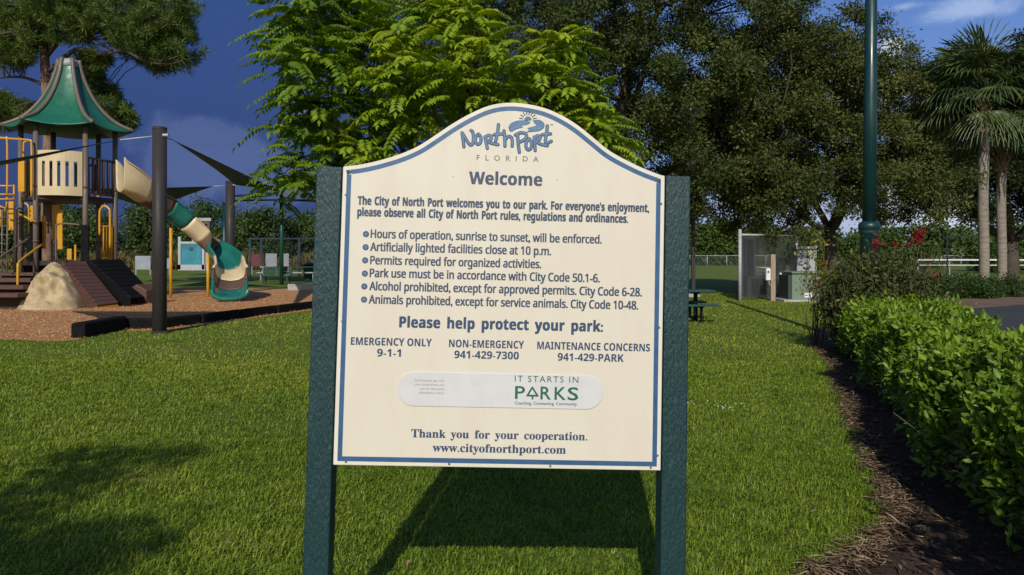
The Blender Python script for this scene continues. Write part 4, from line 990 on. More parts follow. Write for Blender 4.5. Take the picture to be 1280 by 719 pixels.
# ------------------------------------------------------------------ trees and plants
# bright pinnate leaved young tree
def pinnate_tree():
    Y0 = 7.4; base = Vector((at(575, 0, Y0).x, Y0 + .2, 0))
    t = thing('young_tree', 'bright green feathery leaved young tree directly behind the sign', 'tree', base)
    # clump centres: px, py, depth offset, radius, kind (0 = fresh, 1 = older leaves, shade also put into their darker colour)
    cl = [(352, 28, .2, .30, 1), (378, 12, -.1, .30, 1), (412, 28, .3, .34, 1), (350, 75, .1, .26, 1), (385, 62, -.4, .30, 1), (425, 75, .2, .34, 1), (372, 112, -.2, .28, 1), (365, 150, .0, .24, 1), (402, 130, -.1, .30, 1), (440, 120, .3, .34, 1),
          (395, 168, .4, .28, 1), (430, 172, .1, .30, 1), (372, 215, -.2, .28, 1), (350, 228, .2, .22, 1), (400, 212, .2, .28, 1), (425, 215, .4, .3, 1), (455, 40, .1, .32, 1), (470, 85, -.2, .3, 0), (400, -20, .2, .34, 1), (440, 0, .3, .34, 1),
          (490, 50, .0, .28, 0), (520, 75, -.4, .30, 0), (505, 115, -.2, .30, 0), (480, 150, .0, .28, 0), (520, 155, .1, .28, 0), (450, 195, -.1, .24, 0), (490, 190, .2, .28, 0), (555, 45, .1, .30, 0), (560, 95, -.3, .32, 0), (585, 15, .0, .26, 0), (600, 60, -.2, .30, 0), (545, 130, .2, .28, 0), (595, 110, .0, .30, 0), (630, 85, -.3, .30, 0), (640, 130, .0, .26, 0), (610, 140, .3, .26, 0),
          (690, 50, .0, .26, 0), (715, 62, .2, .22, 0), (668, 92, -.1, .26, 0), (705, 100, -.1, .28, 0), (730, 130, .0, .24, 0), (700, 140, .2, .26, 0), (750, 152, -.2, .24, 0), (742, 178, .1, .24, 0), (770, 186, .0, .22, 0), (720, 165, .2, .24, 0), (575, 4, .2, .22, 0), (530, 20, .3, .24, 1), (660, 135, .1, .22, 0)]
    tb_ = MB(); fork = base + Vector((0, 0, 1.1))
    tb_.tube([base - Vector((0, 0, .1)), base + Vector((0, 0, .1)), base + Vector((.03, 0, .6)), fork], [.11, .085, .075, .068], 10)
    mains = []
    for q in ((400, 140, .1), (440, 40, .2), (540, 90, .0), (600, 60, .1), (690, 110, .0), (380, 215, .1)):
        mains.append(limb(tb_, fork, at(q[0], q[1], Y0 + q[2]), .042, .016, .12, 8, 7))
    allp = np.array([tuple(p) for m_ in mains for p in m_[1:]])
    acc = {0: [], 1: []}; sub_m = {0: MB(), 1: MB()}; rach = MB()
    for (px, py, dY, rad, kind) in cl:
        c_ = at(px, py, Y0 + dY); cn = np.array(c_); k_ = np.argmin(np.linalg.norm(allp - cn, axis=1)); limb(tb_, allp[k_], c_, .012, .006, .12, 5, 5)
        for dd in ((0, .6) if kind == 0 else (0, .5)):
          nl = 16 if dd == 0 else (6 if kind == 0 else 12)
          for i in range(nl):
            az = 2 * math.pi * (i * .618 + rng.random() * .15); el = rng.uniform(-.25, .75)
            d = Vector((math.cos(az) * math.cos(el), math.sin(az) * math.cos(el), math.sin(el)))
            start = c_ + d * rng.uniform(.02, .08) + Vector((0, dd, 0)) + Vector(tuple(rng.normal(size=3) * rad * .28)); ln = rad * rng.uniform(.85, 1.5); droop = rng.uniform(.25, .62)
            npair = 10; pts = []
            for s_ in np.linspace(0, 1, npair + 2):
                pts.append(start + d * ln * s_ - Vector((0, 0, droop * ln * s_ * s_)))
            rach.tube(pts[::3] + [pts[-1]], .0022, 3, False)
            v_ = float(np.clip(rng.normal(.5, .22) + .25 * d.z, 0, 1))
            for s_ in range(1, npair + 1):
                p = pts[s_]; tg_ = (pts[s_ + 1] - pts[s_ - 1]).normalized(); side = tg_.cross(Vector((0, 0, 1)))
                side = side.normalized() if side.length > 1e-3 else Vector((1, 0, 0)); upv = side.cross(tg_)
                lf = .100 * (1 - .45 * abs(s_ / npair - .45)) * rng.uniform(.85, 1.15) * (rad / .28) ** .5
                for sg in (-1, 1):
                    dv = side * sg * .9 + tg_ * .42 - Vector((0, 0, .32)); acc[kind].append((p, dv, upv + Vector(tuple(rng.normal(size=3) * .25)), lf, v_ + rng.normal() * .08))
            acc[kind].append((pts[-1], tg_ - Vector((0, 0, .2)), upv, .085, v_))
    tb_.build('trunk', M['bark'], t, True); rach.build('leaf_stalk', M['bright_dark'], t)
    for kd, mn_, nm in ((0, 'bright', 'crown'), (1, 'bright_dark', 'older_shaded_crown')):
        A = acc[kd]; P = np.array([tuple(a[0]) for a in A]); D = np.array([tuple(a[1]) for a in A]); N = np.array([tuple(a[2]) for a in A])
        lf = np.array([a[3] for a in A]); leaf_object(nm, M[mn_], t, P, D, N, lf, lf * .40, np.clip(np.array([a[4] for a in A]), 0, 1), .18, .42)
pinnate_tree()

# live oaks
YO = 29.0
oA = (at(735, 0, YO).x, YO, 0)
broad_tree('live_oak', 'large dark live oak spreading behind the sign and the young tree', 'tree', oA, 3.0, .40,
    [((oA[0], YO, 9.8), (6.9, 5.6, 6.2)), ((oA[0] + 2.8, YO - .5, 7.2), (5.0, 4.6, 4.3)), ((oA[0] - 3.2, YO, 8.6), (4.3, 4.2, 4.2)), ((oA[0] + 4.4, YO, 10.6), (4.2, 4.0, 3.8)), ((oA[0] + 6.6, YO - 1, 5.2), (1.8, 2.4, 1.6))], 1400, .50, 215, .12, .066, 'oak', zmin=3.0, limbs=30)
oB = (at(1059, 0, YO).x, YO + .8, 0)
broad_tree('live_oak', 'olive green live oak whose dark trunk stands left of the lamp post', 'tree', oB, 2.6, .24,
    [((oB[0] - 1.6, YO + .8, 6.9), (3.6, 3.4, 3.4)), ((oB[0] - 3.4, YO + .2, 5.6), (3.0, 3.0, 2.6)), ((oB[0] + .6, YO + .8, 5.6), (2.1, 2.4, 2.1)), ((oB[0] - .2, YO + 1, 6.7), (1.9, 2.2, 1.7)), ((oB[0] - 3.6, YO - 1.0, 4.2), (2.4, 2.6, 1.7)), ((oB[0] + .4, YO - .6, 4.6), (2.6, 2.4, 1.6))], 980, .46, 205, .118, .064, 'oak2', zmin=2.6, limbs=24, lean=(-.35, 0))
YC = 38.0; oC = (at(1263, 0, YC).x, YC, 0)
broad_tree('shade_oak', 'very dark oak behind the palms at the edge of the car park', 'tree', oC, 2.2, .36,
    [((oC[0] + .6, YC, 7.4), (5.4, 4.4, 3.8)), ((oC[0] - 2.6, YC - .5, 6.4), (3.0, 3.0, 2.8)), ((oC[0] + 3.6, YC, 6.6), (4.2, 3.8, 3.4)), ((oC[0] + .2, YC, 9.6), (4.2, 3.4, 2.7)), ((oC[0] - 3.0, YC, 8.6), (2.4, 2.6, 2.2))], 900, .62, 200, .16, .085, 'dark_oak', zmin=3.4, limbs=26)

# pine
def pine():
    Y0 = 33.0; bx = at(58, 0, Y0).x; t = thing('pine_tree', 'tall slash pine behind the playground tower with bare lower trunk', 'tree', (bx, Y0, 0))
    tb_ = MB(); tb_.tube(smooth_pts([(bx, Y0, -.1), (bx + .05, Y0, 3), (bx + .1, Y0, 7), (bx - .05, Y0, 9.5), (bx - .2, Y0, 13), (bx, Y0, 16)], 4), list(np.linspace(.30, .12, 21)), 12)
    tips = []; bb_ = MB()
    def branch(pts, r):
        P = smooth_pts([at(*p) for p in pts], 5); bb_.tube(P, list(np.linspace(r, r * .35, len(P))), 7); return P
    B = [([(58, 70, 33), (75, 50, 32.6), (85, 42, 32.4), (110, 50, 32), (140, 62, 31.6)], .12), ([(60, 90, 33), (95, 62, 32.5), (125, 68, 32), (155, 64, 31.6), (185, 78, 31.4), (215, 80, 31.2)], .11),
         ([(58, 60, 33), (40, 45, 32.5), (20, 40, 32), (-10, 45, 31.5)], .11), ([(57, 45, 33), (90, 22, 32.5), (130, 12, 32), (180, 20, 31.6), (215, 25, 31.2)], .11), ([(52, 105, 33), (30, 97, 32.8), (0, 97, 32.4), (-30, 105, 32)], .08),
         ([(57, 40, 33), (40, 15, 32), (10, 5, 31.5)], .1), ([(56, 20, 33), (70, -10, 32.5), (120, -20, 32), (180, -15, 32)], .1), ([(60, 110, 33.1), (90, 105, 33.6), (120, 110, 34), (150, 130, 34.2)], .06), ([(58, 125, 33), (30, 130, 33.4), (5, 140, 33.6)], .05), ([(60, 135, 33), (100, 128, 34), (140, 148, 34.4)], .05)]
    for pts, r in B:
        P = branch(pts, r); tips += P[len(P) // 3:]
    tb_.build('trunk', M['bark_pine'], t, True); bb_.build('branch', M['bark'], t, True)
    cl = [(20, 20, 26), (50, 15, 24), (5, 50, 22), (30, 55, 20), (75, 30, 24), (100, 20, 22), (60, 45, 18), (105, 42, 16), (130, 15, 24), (160, 25, 24), (150, 45, 20), (185, 15, 26), (205, 30, 24), (190, 50, 22), (215, 55, 20), (222, 75, 16), (200, 78, 14), (180, 68, 14), (165, 58, 14), (228, 40, 12), (225, 10, 16), (15, 75, 14), (-15, 30, 30), (40, -10, 30), (100, -15, 30), (170, -15, 30), (30, 68, 12), (128, 78, 10), (110, 75, 8), (120, 95, 11), (112, 112, 10), (135, 118, 12), (150, 140, 10), (160, 152, 9), (125, 140, 10), (140, 155, 10), (15, 135, 13), (35, 140, 9), (-5, 128, 16), (8, 155, 9), (100, 150, 10), (178, 38, 20), (95, 5, 20)]
    C = []
    for px, py, rp in cl:
        for _ in range(int(6 + rp * 1.4)):
            q = rng.normal(size=3) * .5; C.append(np.array(at(px, py, 33 + (0 if py < 90 else 1.2) + q[1] * rp * .08)) + q * np.array([1, .6, .8]) * rp * 1.12 * 33 / F)
    C = np.array(C); n = 66; m_ = len(C) * n; ci = np.repeat(np.arange(len(C)), n)
    D = unit(rng.normal(size=(m_, 3)) + np.array([0, 0, .35])); P = C[ci] + D * .03 + rng.normal(size=(m_, 3)) * .05; N = rand_dirs(m_)
    cv = rng.random(len(C)); var = np.clip(cv[ci] * .6 + rng.random(m_) * .4, 0, 1)
    leaf_object('crown', M['pine'], t, P, D, N, rng.uniform(.26, .42, m_), .026, var, .1)
    # twigs linking tufts to branches
    tw = MB(); tn = np.array([tuple(p) for p in tips])
    for c_ in C[::4]:
        k_ = np.argmin(np.linalg.norm(tn - c_, axis=1)); limb(tw, tn[k_], c_, .022, .008, .1, 4, 4)
    tw.build('twig', M['bark'], t, True)
pine()

# palms
def palm(name, label, px, py_boot, py_top, Y, r, nf, span, seed):
    r2 = np.random.default_rng(seed); bx = at(px, 0, Y).x; ztop = at(0, py_boot, Y).z
    t = thing(name, label, 'palm tree', (bx, Y, 0), 'cabbage palms by the car park')
    zs = np.linspace(-.1, ztop, 26); MB().tube([(bx + .02 * math.sin(z * 1.3), Y, z) for z in zs], [r * (1.25 if z < .3 else 1.0) * (1 + .035 * (i % 2)) for i, z in enumerate(zs)], 14).build('trunk', M['bark_palm'], t, True)
    bo = MB(); H = at(0, py_top, Y).z
    bo.tube([(bx, Y, ztop - .1), (bx, Y, ztop + .6), (bx, Y, H)], [r * 1.05, r * 1.25, r * .5], 12)
    for i in range(46):
        a = i * 2.4; z = ztop - .1 + (H - ztop) * .75 * i / 46; c_ = Vector((bx + r * math.cos(a), Y + r * math.sin(a), z)); d = Vector((math.cos(a) * .55, math.sin(a) * .55, .8 if i > 6 else -.3))
        bo.bar(c_, c_ + d * r2.uniform(.22, .42), .07, .03)
    bo.build('boot', M['boot'], t)
    st = MB(); P, D, N, ln, wd, var = [], [], [], [], [], []
    top = Vector((bx, Y, H - .1))
    for i in range(nf):
        f_ = i / nf; az = i * 2.39996 + r2.normal() * .15; el = R(86) - f_ * R(112) + r2.normal() * .14
        d = Vector((math.cos(az) * math.cos(el), math.sin(az) * math.cos(el), math.sin(el))); pl = span * r2.uniform(.38, .52)
        hub = top + d * pl - Vector((0, 0, pl * .22 * (1 - f_ * .3))); mid = top + d * pl * .5 - Vector((0, 0, .03))
        st.tube([top, mid, hub], [.035, .026, .018], 5)
        dir2 = (hub - mid).normalized(); side = dir2.cross(Vector((0, 0, 1))); side = side.normalized() if side.length > 1e-3 else Vector((1, 0, 0)); upv = side.cross(dir2).normalized()
        v_ = r2.random() * .6 + .2 * (1 - f_)
        for a in np.linspace(-1.75, 1.75, 26):
            dd = dir2 * math.cos(a) + side * math.sin(a); L_ = span * .58 * (1 - .12 * abs(a)) * r2.uniform(.9, 1.08)
            p0 = hub; p1 = hub + dd * L_ * .55 - Vector((0, 0, L_ * .06)) - upv * abs(math.sin(a)) * L_ * .05
            d2 = (dd * 1.0 - Vector((0, 0, .18 + .55 * f_ + .42 * r2.random()))).normalized()
            P += [tuple(p0), tuple(p1 - (p1 - p0) * .12)]; D += [tuple(p1 - p0), tuple(d2)]; N += [tuple(upv), tuple(upv)]
            ln += [(p1 - p0).length * 1.02, L_ * .52]; wd += [.055, .042]; vv = np.clip(v_ + r2.normal() * .12, 0, 1); var += [vv, vv]
    st.build('petiole', M['palm'], t)
    leaf_object('crown', M['palm'], t, np.array(P), np.array(D), np.array(N), np.array(ln), np.array(wd), np.array(var), .2, .6)
palm('cabbage_palm', 'taller cabbage palm with pale straight trunk', 1229.5, 166, 112, 28.5, .175, 42, 2.95, 3)
palm('cabbage_palm', 'shorter cabbage palm close at the right of the taller one', 1252, 212, 158, 29.8, .165, 34, 2.5, 5)

# hedge
def hedge():
    t = thing('hedge', 'bright green clipped hedge bordering the mulch and the road', 'hedge', (3.9, 7, 0))
    n = 78000
    Y = 3.5 + 8.4 * rng.random(n)
    wdt = .78 + .042 * Y; lx_ = 2.64 + .345 * (Y - 4.6) + .10 * np.sin(Y * 2.1) + .06 * np.sin(Y * 5.7 + 1); H = .84 + .06 * np.sin(Y * 1.7) + .05 * np.sin(Y * 4.3 + 2)
    th = rng.random(n) * math.pi; rad = 1 - .34 * rng.random(n) ** 1.6
    # superellipse cross-section from left foot over the top to right foot
    cx, cz = np.cos(th), np.sin(th); e = .42
    sx = np.sign(cx) * np.abs(cx) ** e; sz = np.abs(cz) ** (e * 1.15)
    lump = .09 * np.sin(Y * 7.3 + th * 5 + 2 * np.sin(Y * 2.2)) + .07 * np.sin(Y * 13.7 - th * 8) + np.where(rng.random(n) < .10, rng.random(n) * .20, 0)
    X = lx_ + wdt / 2 - sx * wdt / 2 * rad * (1 + lump); Z = .06 + (H - .06) * sz * rad * (1 + lump * .6)
    end = np.clip((11.9 - Y) / .7, 0, 1) ** .4; X = lx_ + wdt / 2 + (X - lx_ - wdt / 2) * (0.55 + .45 * end); Z *= (.5 + .5 * end)
    P = np.stack([X, Y, Z], 1); out = unit(np.stack([-sx, np.zeros(n), sz * 1.1], 1))
    D = unit(out * .6 + rng.normal(size=(n, 3)) * .75 + np.array([0, 0, .35])); N = unit(out * 1.0 + rng.normal(size=(n, 3)) * .5 + np.array([0, 0, .45]))
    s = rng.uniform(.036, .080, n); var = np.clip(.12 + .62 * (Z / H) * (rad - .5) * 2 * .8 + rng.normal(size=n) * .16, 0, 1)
    # broad leaf: six points
    Dn = unit(D); S = unit(np.cross(Dn, N)); Nn_ = unit(np.cross(S, Dn)); l = s[:, None]; wv = (s * .46)[:, None]
    V6 = np.stack([P, P + Dn * l * .35 - S * wv * .5 + Nn_ * wv * .18, P + Dn * l * .72 - S * wv * .36 + Nn_ * wv * .10 - Nn_ * l * .06, P + Dn * l - Nn_ * l * .16, P + Dn * l * .72 + S * wv * .36 + Nn_ * wv * .10 - Nn_ * l * .06, P + Dn * l * .35 + S * wv * .5 + Nn_ * wv * .18, P + Dn * l * .5 - Nn_ * l * .02], 1).reshape(-1, 3)
    b0 = (np.arange(n) * 7)[:, None]; I = np.concatenate([b0 + np.array([[a_, c_, d_]]) for a_, c_, d_ in ((0, 6, 1), (1, 6, 2), (2, 6, 3), (3, 6, 4), (4, 6, 5), (5, 6, 0))], 1).ravel()
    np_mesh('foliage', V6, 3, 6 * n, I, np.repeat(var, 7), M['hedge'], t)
    st = MB()
    for i in range(420):
        y = 3.6 + 8.1 * rng.random(); x0 = 2.64 + .345 * (y - 4.6); x = x0 + .25 + rng.random() * .6
        q = Vector((x + rng.normal() * .2, y + rng.normal() * .15, .38 + .22 * rng.random())); limb(st, (x, y, -.03), q, .008, .004, .12, 4, 4)
    st.build('stem', M['twig'], t, True)
hedge()

def bush(name, label, cx, cy, rx, ry, h, n_st, n_lf, ln, wd, lm, cat='shrub', group=None, open_=.2, z0=.05):
    t = thing(name, label, cat, (cx, cy, 0), group); st = MB(); P = []; D = []
    for i in range(n_st):
        a = rng.random() * 2 * math.pi; r_ = rng.random() ** .5
        tip = Vector((cx + rx * r_ * math.cos(a), cy + ry * r_ * math.sin(a), h * (1 - .45 * r_ * r_) * rng.uniform(.72, 1.05)))
        pts = limb(st, (cx + rx * .25 * r_ * math.cos(a), cy + ry * .25 * r_ * math.sin(a), -.05), tip, .012, .004, .14, 7, 4)
        for _ in range(n_lf // n_st):
            s_ = rng.uniform(open_, 1) ** .8; j = min(5, int(s_ * 6)); p = pts[j].lerp(pts[j + 1], s_ * 6 - j)
            P.append(np.array(p) + rng.normal(size=3) * .07 * (.5 + s_)); D.append(rng.normal(size=3) + np.array([0, 0, .3]))
    st.build('stem', M['twig'], t, True); P = np.array(P); n = len(P); s = rng.uniform(.65, 1.3, n)
    leaf_object('foliage', M[lm], t, P, np.array(D), unit(rng.normal(size=(n, 3)) + np.array([0, 0, .6])), ln * s, wd * s, np.clip(rng.normal(.45, .25, n), 0, 1))
    return t
Yh = 12.0
fb = bush('flowering_shrub', 'tall straggly dark shrub with red flower clusters round the lamp post', at(1100, 0, Yh).x, Yh, .95, .75, 1.62, 110, 11500, .085, .038, 'shrub', open_=.12)
fb2 = bush('leggy_shrub', 'leggy dark shrub at the mulch edge left of the red flowers', at(1060, 0, 11.7).x, 11.7, .42, .45, 1.55, 42, 3600, .08, .036, 'shrub', open_=.15)
ys = bush('yellow_shrub', 'upright shrub topped with yellow green leaves beside the grey cabinet', at(1022, 0, 13.0).x, 13.0, .17, .2, 1.9, 12, 330, .075, .035, 'yshrub', open_=.86)
bush('firebush', 'low reddish firebush tangled with dry stems behind the hedge end', at(1140, 0, 12.4).x, 12.4, .55, .5, 1.15, 40, 1600, .07, .03, 'shrub', open_=.2)
for px, py, sz in ((1095, 303, .13), (1148, 296, .14), (1143, 301, .12), (1151, 289, .10), (1168, 344, .14), (1138, 372, .10), (1120, 306, .06), (1030, 330, .05), (1024, 352, .05)):
    c_ = np.array(at(px, py, Yh - .35 + rng.random() * .3)); n = 34; P = c_ + rng.normal(size=(n, 3)) * sz * .36
    nm = fb if px > 1060 else fb2
    leaf_object('flower', M['red'], nm, P, rand_dirs(n), rand_dirs(n), sz * .5, sz * .26, rng.random(n))
    stt = MB(); base = Vector(nm.location); limb(stt, base + Vector((rng.normal() * .2, rng.normal() * .1, .4)), c_, .009, .004, .08, 6, 4); stt.build('stem', M['twig'], nm, True)
for px, py, r_, hh, lbl in ((1168, 380, 0.85, 1.05, 'rounded green shrub behind the far end of the hedge'), (1205, 374, .8, .95, 'green shrub left of the taller palm trunk'), (1238, 374, .8, .80, 'low green shrub at the feet of the palms'), (1268, 372, .8, .85, 'green shrub right of the palm feet, below the dark oak trunk')):
    g_ = G(px, py); bush('green_shrub', lbl, g_.x, g_.y + .3, r_, .6, hh, 46, 2300, .10, .05, 'gshrub', group='green shrubs along the car park', open_=.1)
g_ = G(1190, 372); bush('bare_shrub', 'thin pale leafless shrub with upright twigs beyond the car park', g_.x, g_.y + 1.6, .9, .4, 2.0, 30, 260, .07, .03, 'tallgrass', open_=.5)
g_ = G(1060, 378); bush('green_shrub', 'low green shrub behind the straggly shrub near the oak trunk', g_.x, g_.y, 1.0, .5, 1.1, 40, 1700, .10, .05, 'gshrub', group='green shrubs along the car park', open_=.1)

# far treelines
def treeline(name, x0, x1, Y, hts, m, per, cl_r=1.6, depth=6, n=150, ln=.55):
    C = []; tone = []; rad = []
    xs = np.linspace(x0, x1, len(hts)); nt = max(5, n // 13)
    for i in range(nt):
        x = x0 + (x1 - x0) * (i + rng.random()) / nt; h = np.interp(x, xs, hts) * rng.uniform(.72, 1.08); y = Y + rng.normal() * depth * .6; w_ = h * rng.uniform(.28, .45); tn = rng.random()
        for j in range(15):
            d = rand_dirs(1)[0]; C.append((x + d[0] * w_, y + d[1] * w_ * .7, max(.4, h * .60 + d[2] * h * .36))); tone.append(tn); rad.append(cl_r * rng.uniform(.5, 1.0))
        for j in range(4): C.append((x + rng.normal() * w_, y - 1, h * rng.uniform(.05, .3))); tone.append(rng.random()); rad.append(cl_r * rng.uniform(.6, 1.0))
    o = crown_leaves(name, M[m], None, np.array(C), np.array(rad), per, ln, ln * .55, .8, .6, tone=np.array(tone)); tag(o, kind='stuff'); return o
zf = lambda py, Y: EYE + (HZ - py) * Y / F
a, b2 = at(-60, 0, 95).x, at(470, 0, 95).x
treeline('treeline', a, b2, 95, [zf(y, 95) for y in (268, 262, 258, 256, 252, 250, 256, 270, 266, 272, 270)], 'far', 190, 1.5, 8, 460, .36)
a, b2 = at(430, 0, 150).x, at(1330, 0, 150).x
treeline('treeline', a, b2, 150, [zf(y, 150) for y in (285, 285, 285, 280, 276, 278, 280, 286, 288, 284, 282, 276, 276)], 'far', 90, 2.4, 8, 460, .9)
a, b2 = at(855, 0, 124).x, at(975, 0, 124).x
treeline('treeline', a, b2, 124, [zf(y, 124) for y in (285, 272, 274, 284, 278, 282)], 'far2', 170, 1.5, 5, 120, .5)
a, b2 = at(990, 0, 75).x, at(1330, 0, 75).x
treeline('treeline', a, b2, 75, [zf(y, 75) for y in (300, 302, 296, 294, 298, 292, 296, 290, 292)], 'far2', 170, 1.0, 5, 170, .27)
def tall_grass():
    n = 16000; x = rng.uniform(at(-60, 0, 84).x, at(440, 0, 84).x, n); y = 84 + rng.random(n) * 6
    P = np.stack([x, y, np.zeros(n)], 1); D = unit(rng.normal(size=(n, 3)) * .3 + np.array([0, 0, 1])); h = rng.uniform(.6, 1.9, n) * (1 + .35 * np.sin(x * .8))
    o = leaf_object('tall_grass', M['tallgrass'], None, P, D, rand_dirs(n), h, .14, rng.random(n)); tag(o, kind='stuff')
tall_grass()

# shade tree standing behind the viewer on the left, whose shadow falls on the lawn
def shade_tree():
    base = Vector((-5.2, -2.0, 0)); t = thing('shade_tree', 'leafy tree whose boughs shade the lawn at the lower left', 'tree', base)
    C = []
    def over(px, py, h): g_ = G(px, py); tt = h / math.tan(SUN_EL); return np.array((g_.x - math.sin(SUN_HEAD) * tt, g_.y - math.cos(SUN_HEAD) * tt, h))
    for px, py, n in ((80, 592, 7), (140, 580, 9), (200, 571, 5), (115, 606, 5), (30, 655, 5), (130, 678, 10), (40, 702, 11), (160, 690, 5), (0, 640, 5), (90, 708, 9), (-70, 690, 12), (-90, 620, 8)):
        for _ in range(int(n * .62)): C.append(over(px + rng.normal() * 30, py + rng.normal() * 9, 4.2 + rng.normal() * .5))
    C = np.array(C); tb_ = MB(); fork = base + Vector((0, 0, 2.6)); tb_.tube([base, base + Vector((0, 0, .3)), base + Vector((.05, 0, 1.5)), fork], [.22, .17, .15, .13], 10)
    for c_ in C[::9]: limb(tb_, fork, c_, .05, .012, .12, 6, 5)
    tb_.build('trunk', M['bark'], t, True); crown_leaves('crown', M['oak'], t, C, .22, 40, .11, .05, .6)
shade_tree()

bush('unseen_shade_shrub', 'unseen tall shrub added to shade the mulch and near hedge', 2.95, 1.45, 1.1, 1.0, 2.5, 110, 16000, .10, .05, 'gshrub', open_=.1)  # out of view, added and sized to cast shade on mulch and hedge

# ------------------------------------------------------------------ lawn, chips, small stuff
def grass():
    def ok(x, y): return ~(in_poly(x, y, mulch_poly) | in_poly(x, y, chip_poly) | in_poly(x, y, road_poly) | in_poly(x, y, strip_poly))
    Ps = []; Hs = []; Ws = []
    def field(n, y0, y1, power, h0, h1, wd, marg=.8):
        u = rng.random(n); 
        y = y0 * (y1 / y0) ** u if power == 'log' else (y0 ** 2 + (y1 ** 2 - y0 ** 2) * u) ** .5
        x = (rng.random(n) * 2 - 1) * (y * .70 + marg); k_ = ok(x, y); x, y = x[k_], y[k_]
        Ps.append(np.stack([x, y, np.zeros(len(x))], 1)); Hs.append(rng.uniform(h0, h1, len(x))); Ws.append(np.full(len(x), wd) * rng.uniform(.7, 1.3, len(x)) * np.clip(y / 7, .8, 4))
    field(150000, 2.6, 6.2, 'area', .035, .080, .0075); field(150000, 6.2, 11, 'area', .035, .075, .0072); field(130000, 11, 32, 'log', .03, .065, .0065, 1.5)
    P = np.concatenate(Ps); H = np.concatenate(Hs); Wd = np.concatenate(Ws); n = len(P)
    def waves(n_, lo, hi):
        o_ = np.zeros(len(P))
        for _ in range(n_):
            an, fr = rng.random() * 6.28, rng.uniform(lo, hi); o_ += np.sin((P[:, 0] * math.cos(an) + P[:, 1] * math.sin(an)) * fr + rng.random() * 6.28 + 1.5 * np.sin(P[:, 0] * fr * .37 + P[:, 1] * fr * .53))
        return o_ / math.sqrt(n_)
    patch = .55 * waves(7, .5, 1.6) + .5 * waves(8, 2.5, 6); tuft = waves(9, 9, 22)
    H = H * np.clip(.66 + .14 * patch + .18 * tuft, .3, 1.3)
    a = rng.random(n) * 2 * math.pi; lean = rng.uniform(.25, 1.7, n); wind = np.array([.25, .1])
    D2 = np.stack([np.cos(a), np.sin(a)], 1) * lean[:, None] + wind
    S = np.stack([-np.sin(a + rng.normal(size=n) * .6), np.cos(a), np.zeros(n)], 1); S = unit(S)
    m1 = P + np.concatenate([D2 * H[:, None] * .35, (H * .62)[:, None]], 1); t1 = P + np.concatenate([D2 * H[:, None] * 1.0, (H * np.maximum(.25, 1.0 - .40 * lean))[:, None]], 1)
    w_ = Wd[:, None]
    V5 = np.stack([P - S * w_ * .5, P + S * w_ * .5, m1 + S * w_ * .42, m1 - S * w_ * .42, t1], 1).reshape(-1, 3)
    b0 = (np.arange(n) * 5)[:, None]; I = np.concatenate([b0 + np.array([[0, 1, 2]]), b0 + np.array([[0, 2, 3]]), b0 + np.array([[3, 2, 4]])], 1).ravel()
    var = np.clip(.46 + .20 * patch - .05 * tuft + rng.normal(size=n) * .20 + np.clip((P[:, 1] - 6) * .03, 0, .18), 0, .93); dry = rng.random(n) < np.clip(.012 + .04 * (patch - .7), .008, .09); var[dry] = 1.0
    o = np_mesh('grass', V5, 3, 3 * n, I, np.repeat(var, 5), M['grass'], None); tag(o, kind='stuff')
grass()
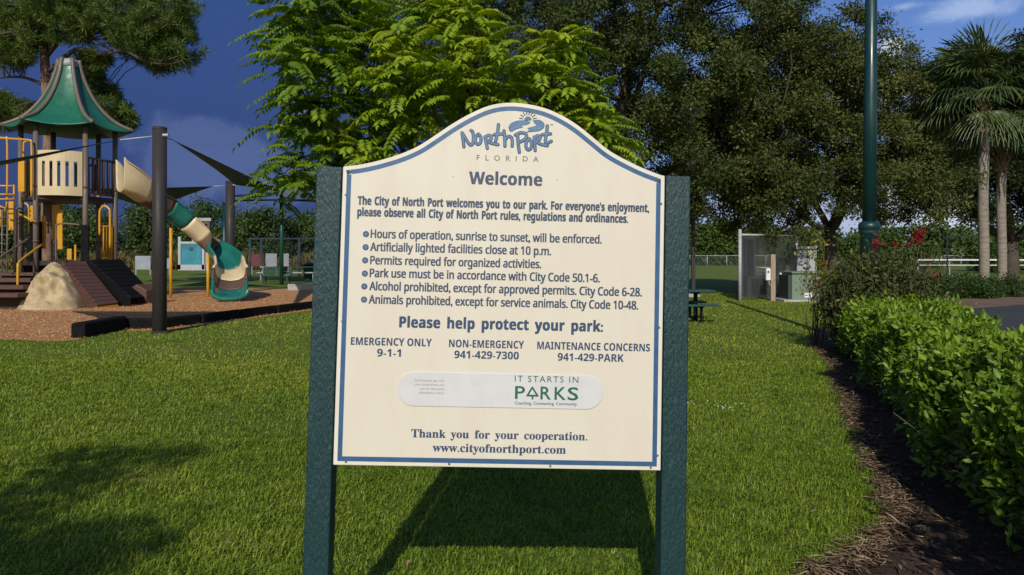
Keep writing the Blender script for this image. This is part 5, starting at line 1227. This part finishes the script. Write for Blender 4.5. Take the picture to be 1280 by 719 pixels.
def chips():
    n = 26000; y = 2.6 + 9.4 * rng.random(n) ** 1.5; x = 1.0 + rng.random(n) * 6.0
    pe = [(p[0] - .06, p[1]) for p in mulch_poly]; k_ = in_poly(x, y, pe); x, y = x[k_], y[k_]; n = len(x)
    P = np.stack([x, y, .012 + rng.random(n) * .02], 1); D = unit(np.stack([rng.normal(size=n), rng.normal(size=n), rng.normal(size=n) * .25], 1)); N = unit(np.stack([rng.normal(size=n) * .35, rng.normal(size=n) * .35, np.ones(n)], 1))
    o = leaf_object('mulch_chips', M['chip'], None, P, D, N, rng.uniform(.025, .075, n), rng.uniform(.008, .02, n), np.clip(rng.normal(.35, .28, n), 0, 1), .05, .5); tag(o, kind='stuff')
    E_ = np.array([tuple(p)[:2] for p in mulch_left[1:-12]]); m_ = 3400; k_ = rng.integers(0, len(E_) - 1, m_); t_ = rng.random((m_, 1)); q = E_[k_] * (1 - t_) + E_[k_ + 1] * t_
    q = q + np.stack([np.abs(rng.normal(size=m_)) * .10 - .03, rng.normal(size=m_) * .03], 1); a_ = rng.random(m_) * 6.28
    P = np.stack([q[:, 0], q[:, 1], .015 + rng.random(m_) * .03], 1); D = np.stack([np.cos(a_), np.sin(a_), rng.normal(size=m_) * .2], 1); N = unit(np.stack([rng.normal(size=m_) * .4, rng.normal(size=m_) * .4, np.ones(m_)], 1))
    o = leaf_object('dry_straw', M['straw'], None, P, D, N, rng.uniform(.04, .11, m_), rng.uniform(.004, .011, m_), rng.random(m_), .05, .5); tag(o, kind='stuff')
    n = 34000; y = 13 + 16 * rng.random(n) ** 1.3; x = rng.uniform(-20, -3.5, n); k_ = in_poly(x, y, chip_poly); x, y = x[k_], y[k_]; n = len(x)
    P = np.stack([x, y, .01 + rng.random(n) * .03], 1); D = unit(np.stack([rng.normal(size=n), rng.normal(size=n), rng.normal(size=n) * .3], 1)); N = unit(np.stack([rng.normal(size=n) * .4, rng.normal(size=n) * .4, np.ones(n)], 1))
    o = leaf_object('wood_chips', M['woodbits'], None, P, D, N, rng.uniform(.03, .075, n), rng.uniform(.015, .03, n), rng.random(n), .05, .5); tag(o, kind='stuff')
chips()
def fallen():
    n = 200; y = 3 + 15 * rng.random(n) ** 1.2; x = (rng.random(n) * 2 - 1) * y * .72; P = np.stack([x, y, .03 + rng.random(n) * .04], 1); k_ = ~in_poly(x, y, chip_poly); P = P[k_]; n = len(P)
    D = unit(rng.normal(size=(n, 3)) * np.array([1, 1, .3])); N = unit(rng.normal(size=(n, 3)) * .5 + np.array([0, 0, 1]))
    o = leaf_object('fallen_leaves', M['straw'], None, P, D, N, rng.uniform(.02, .05, n), rng.uniform(.01, .022, n), rng.random(n) * .5, .15, .5); tag(o, kind='stuff')
fallen()
fl = MB()
for px, py in [(862, 514), (865, 513), (868, 515), (884, 512), (902, 519), (905, 521), (912, 519), (915, 520), (916, 525), (919, 523), (908, 523), (925, 517), (928, 519), (898, 516), (989, 467), (921, 516), (900, 522)]:
    g_ = G(px, py) + Vector((rng.normal() * .02, rng.normal() * .05, .075))
    for i in range(6):
        a_ = i * math.pi / 3 + rng.random(); q = Vector((math.cos(a_), math.sin(a_), 1.2)) * .009; s_ = Vector((-math.sin(a_), math.cos(a_), 0)) * .005
        fl.poly([g_, g_ + q * .7 - s_, g_ + q, g_ + q * .7 + s_])
tag(fl.build('lawn_flowers', M['daisy']), kind='stuff')
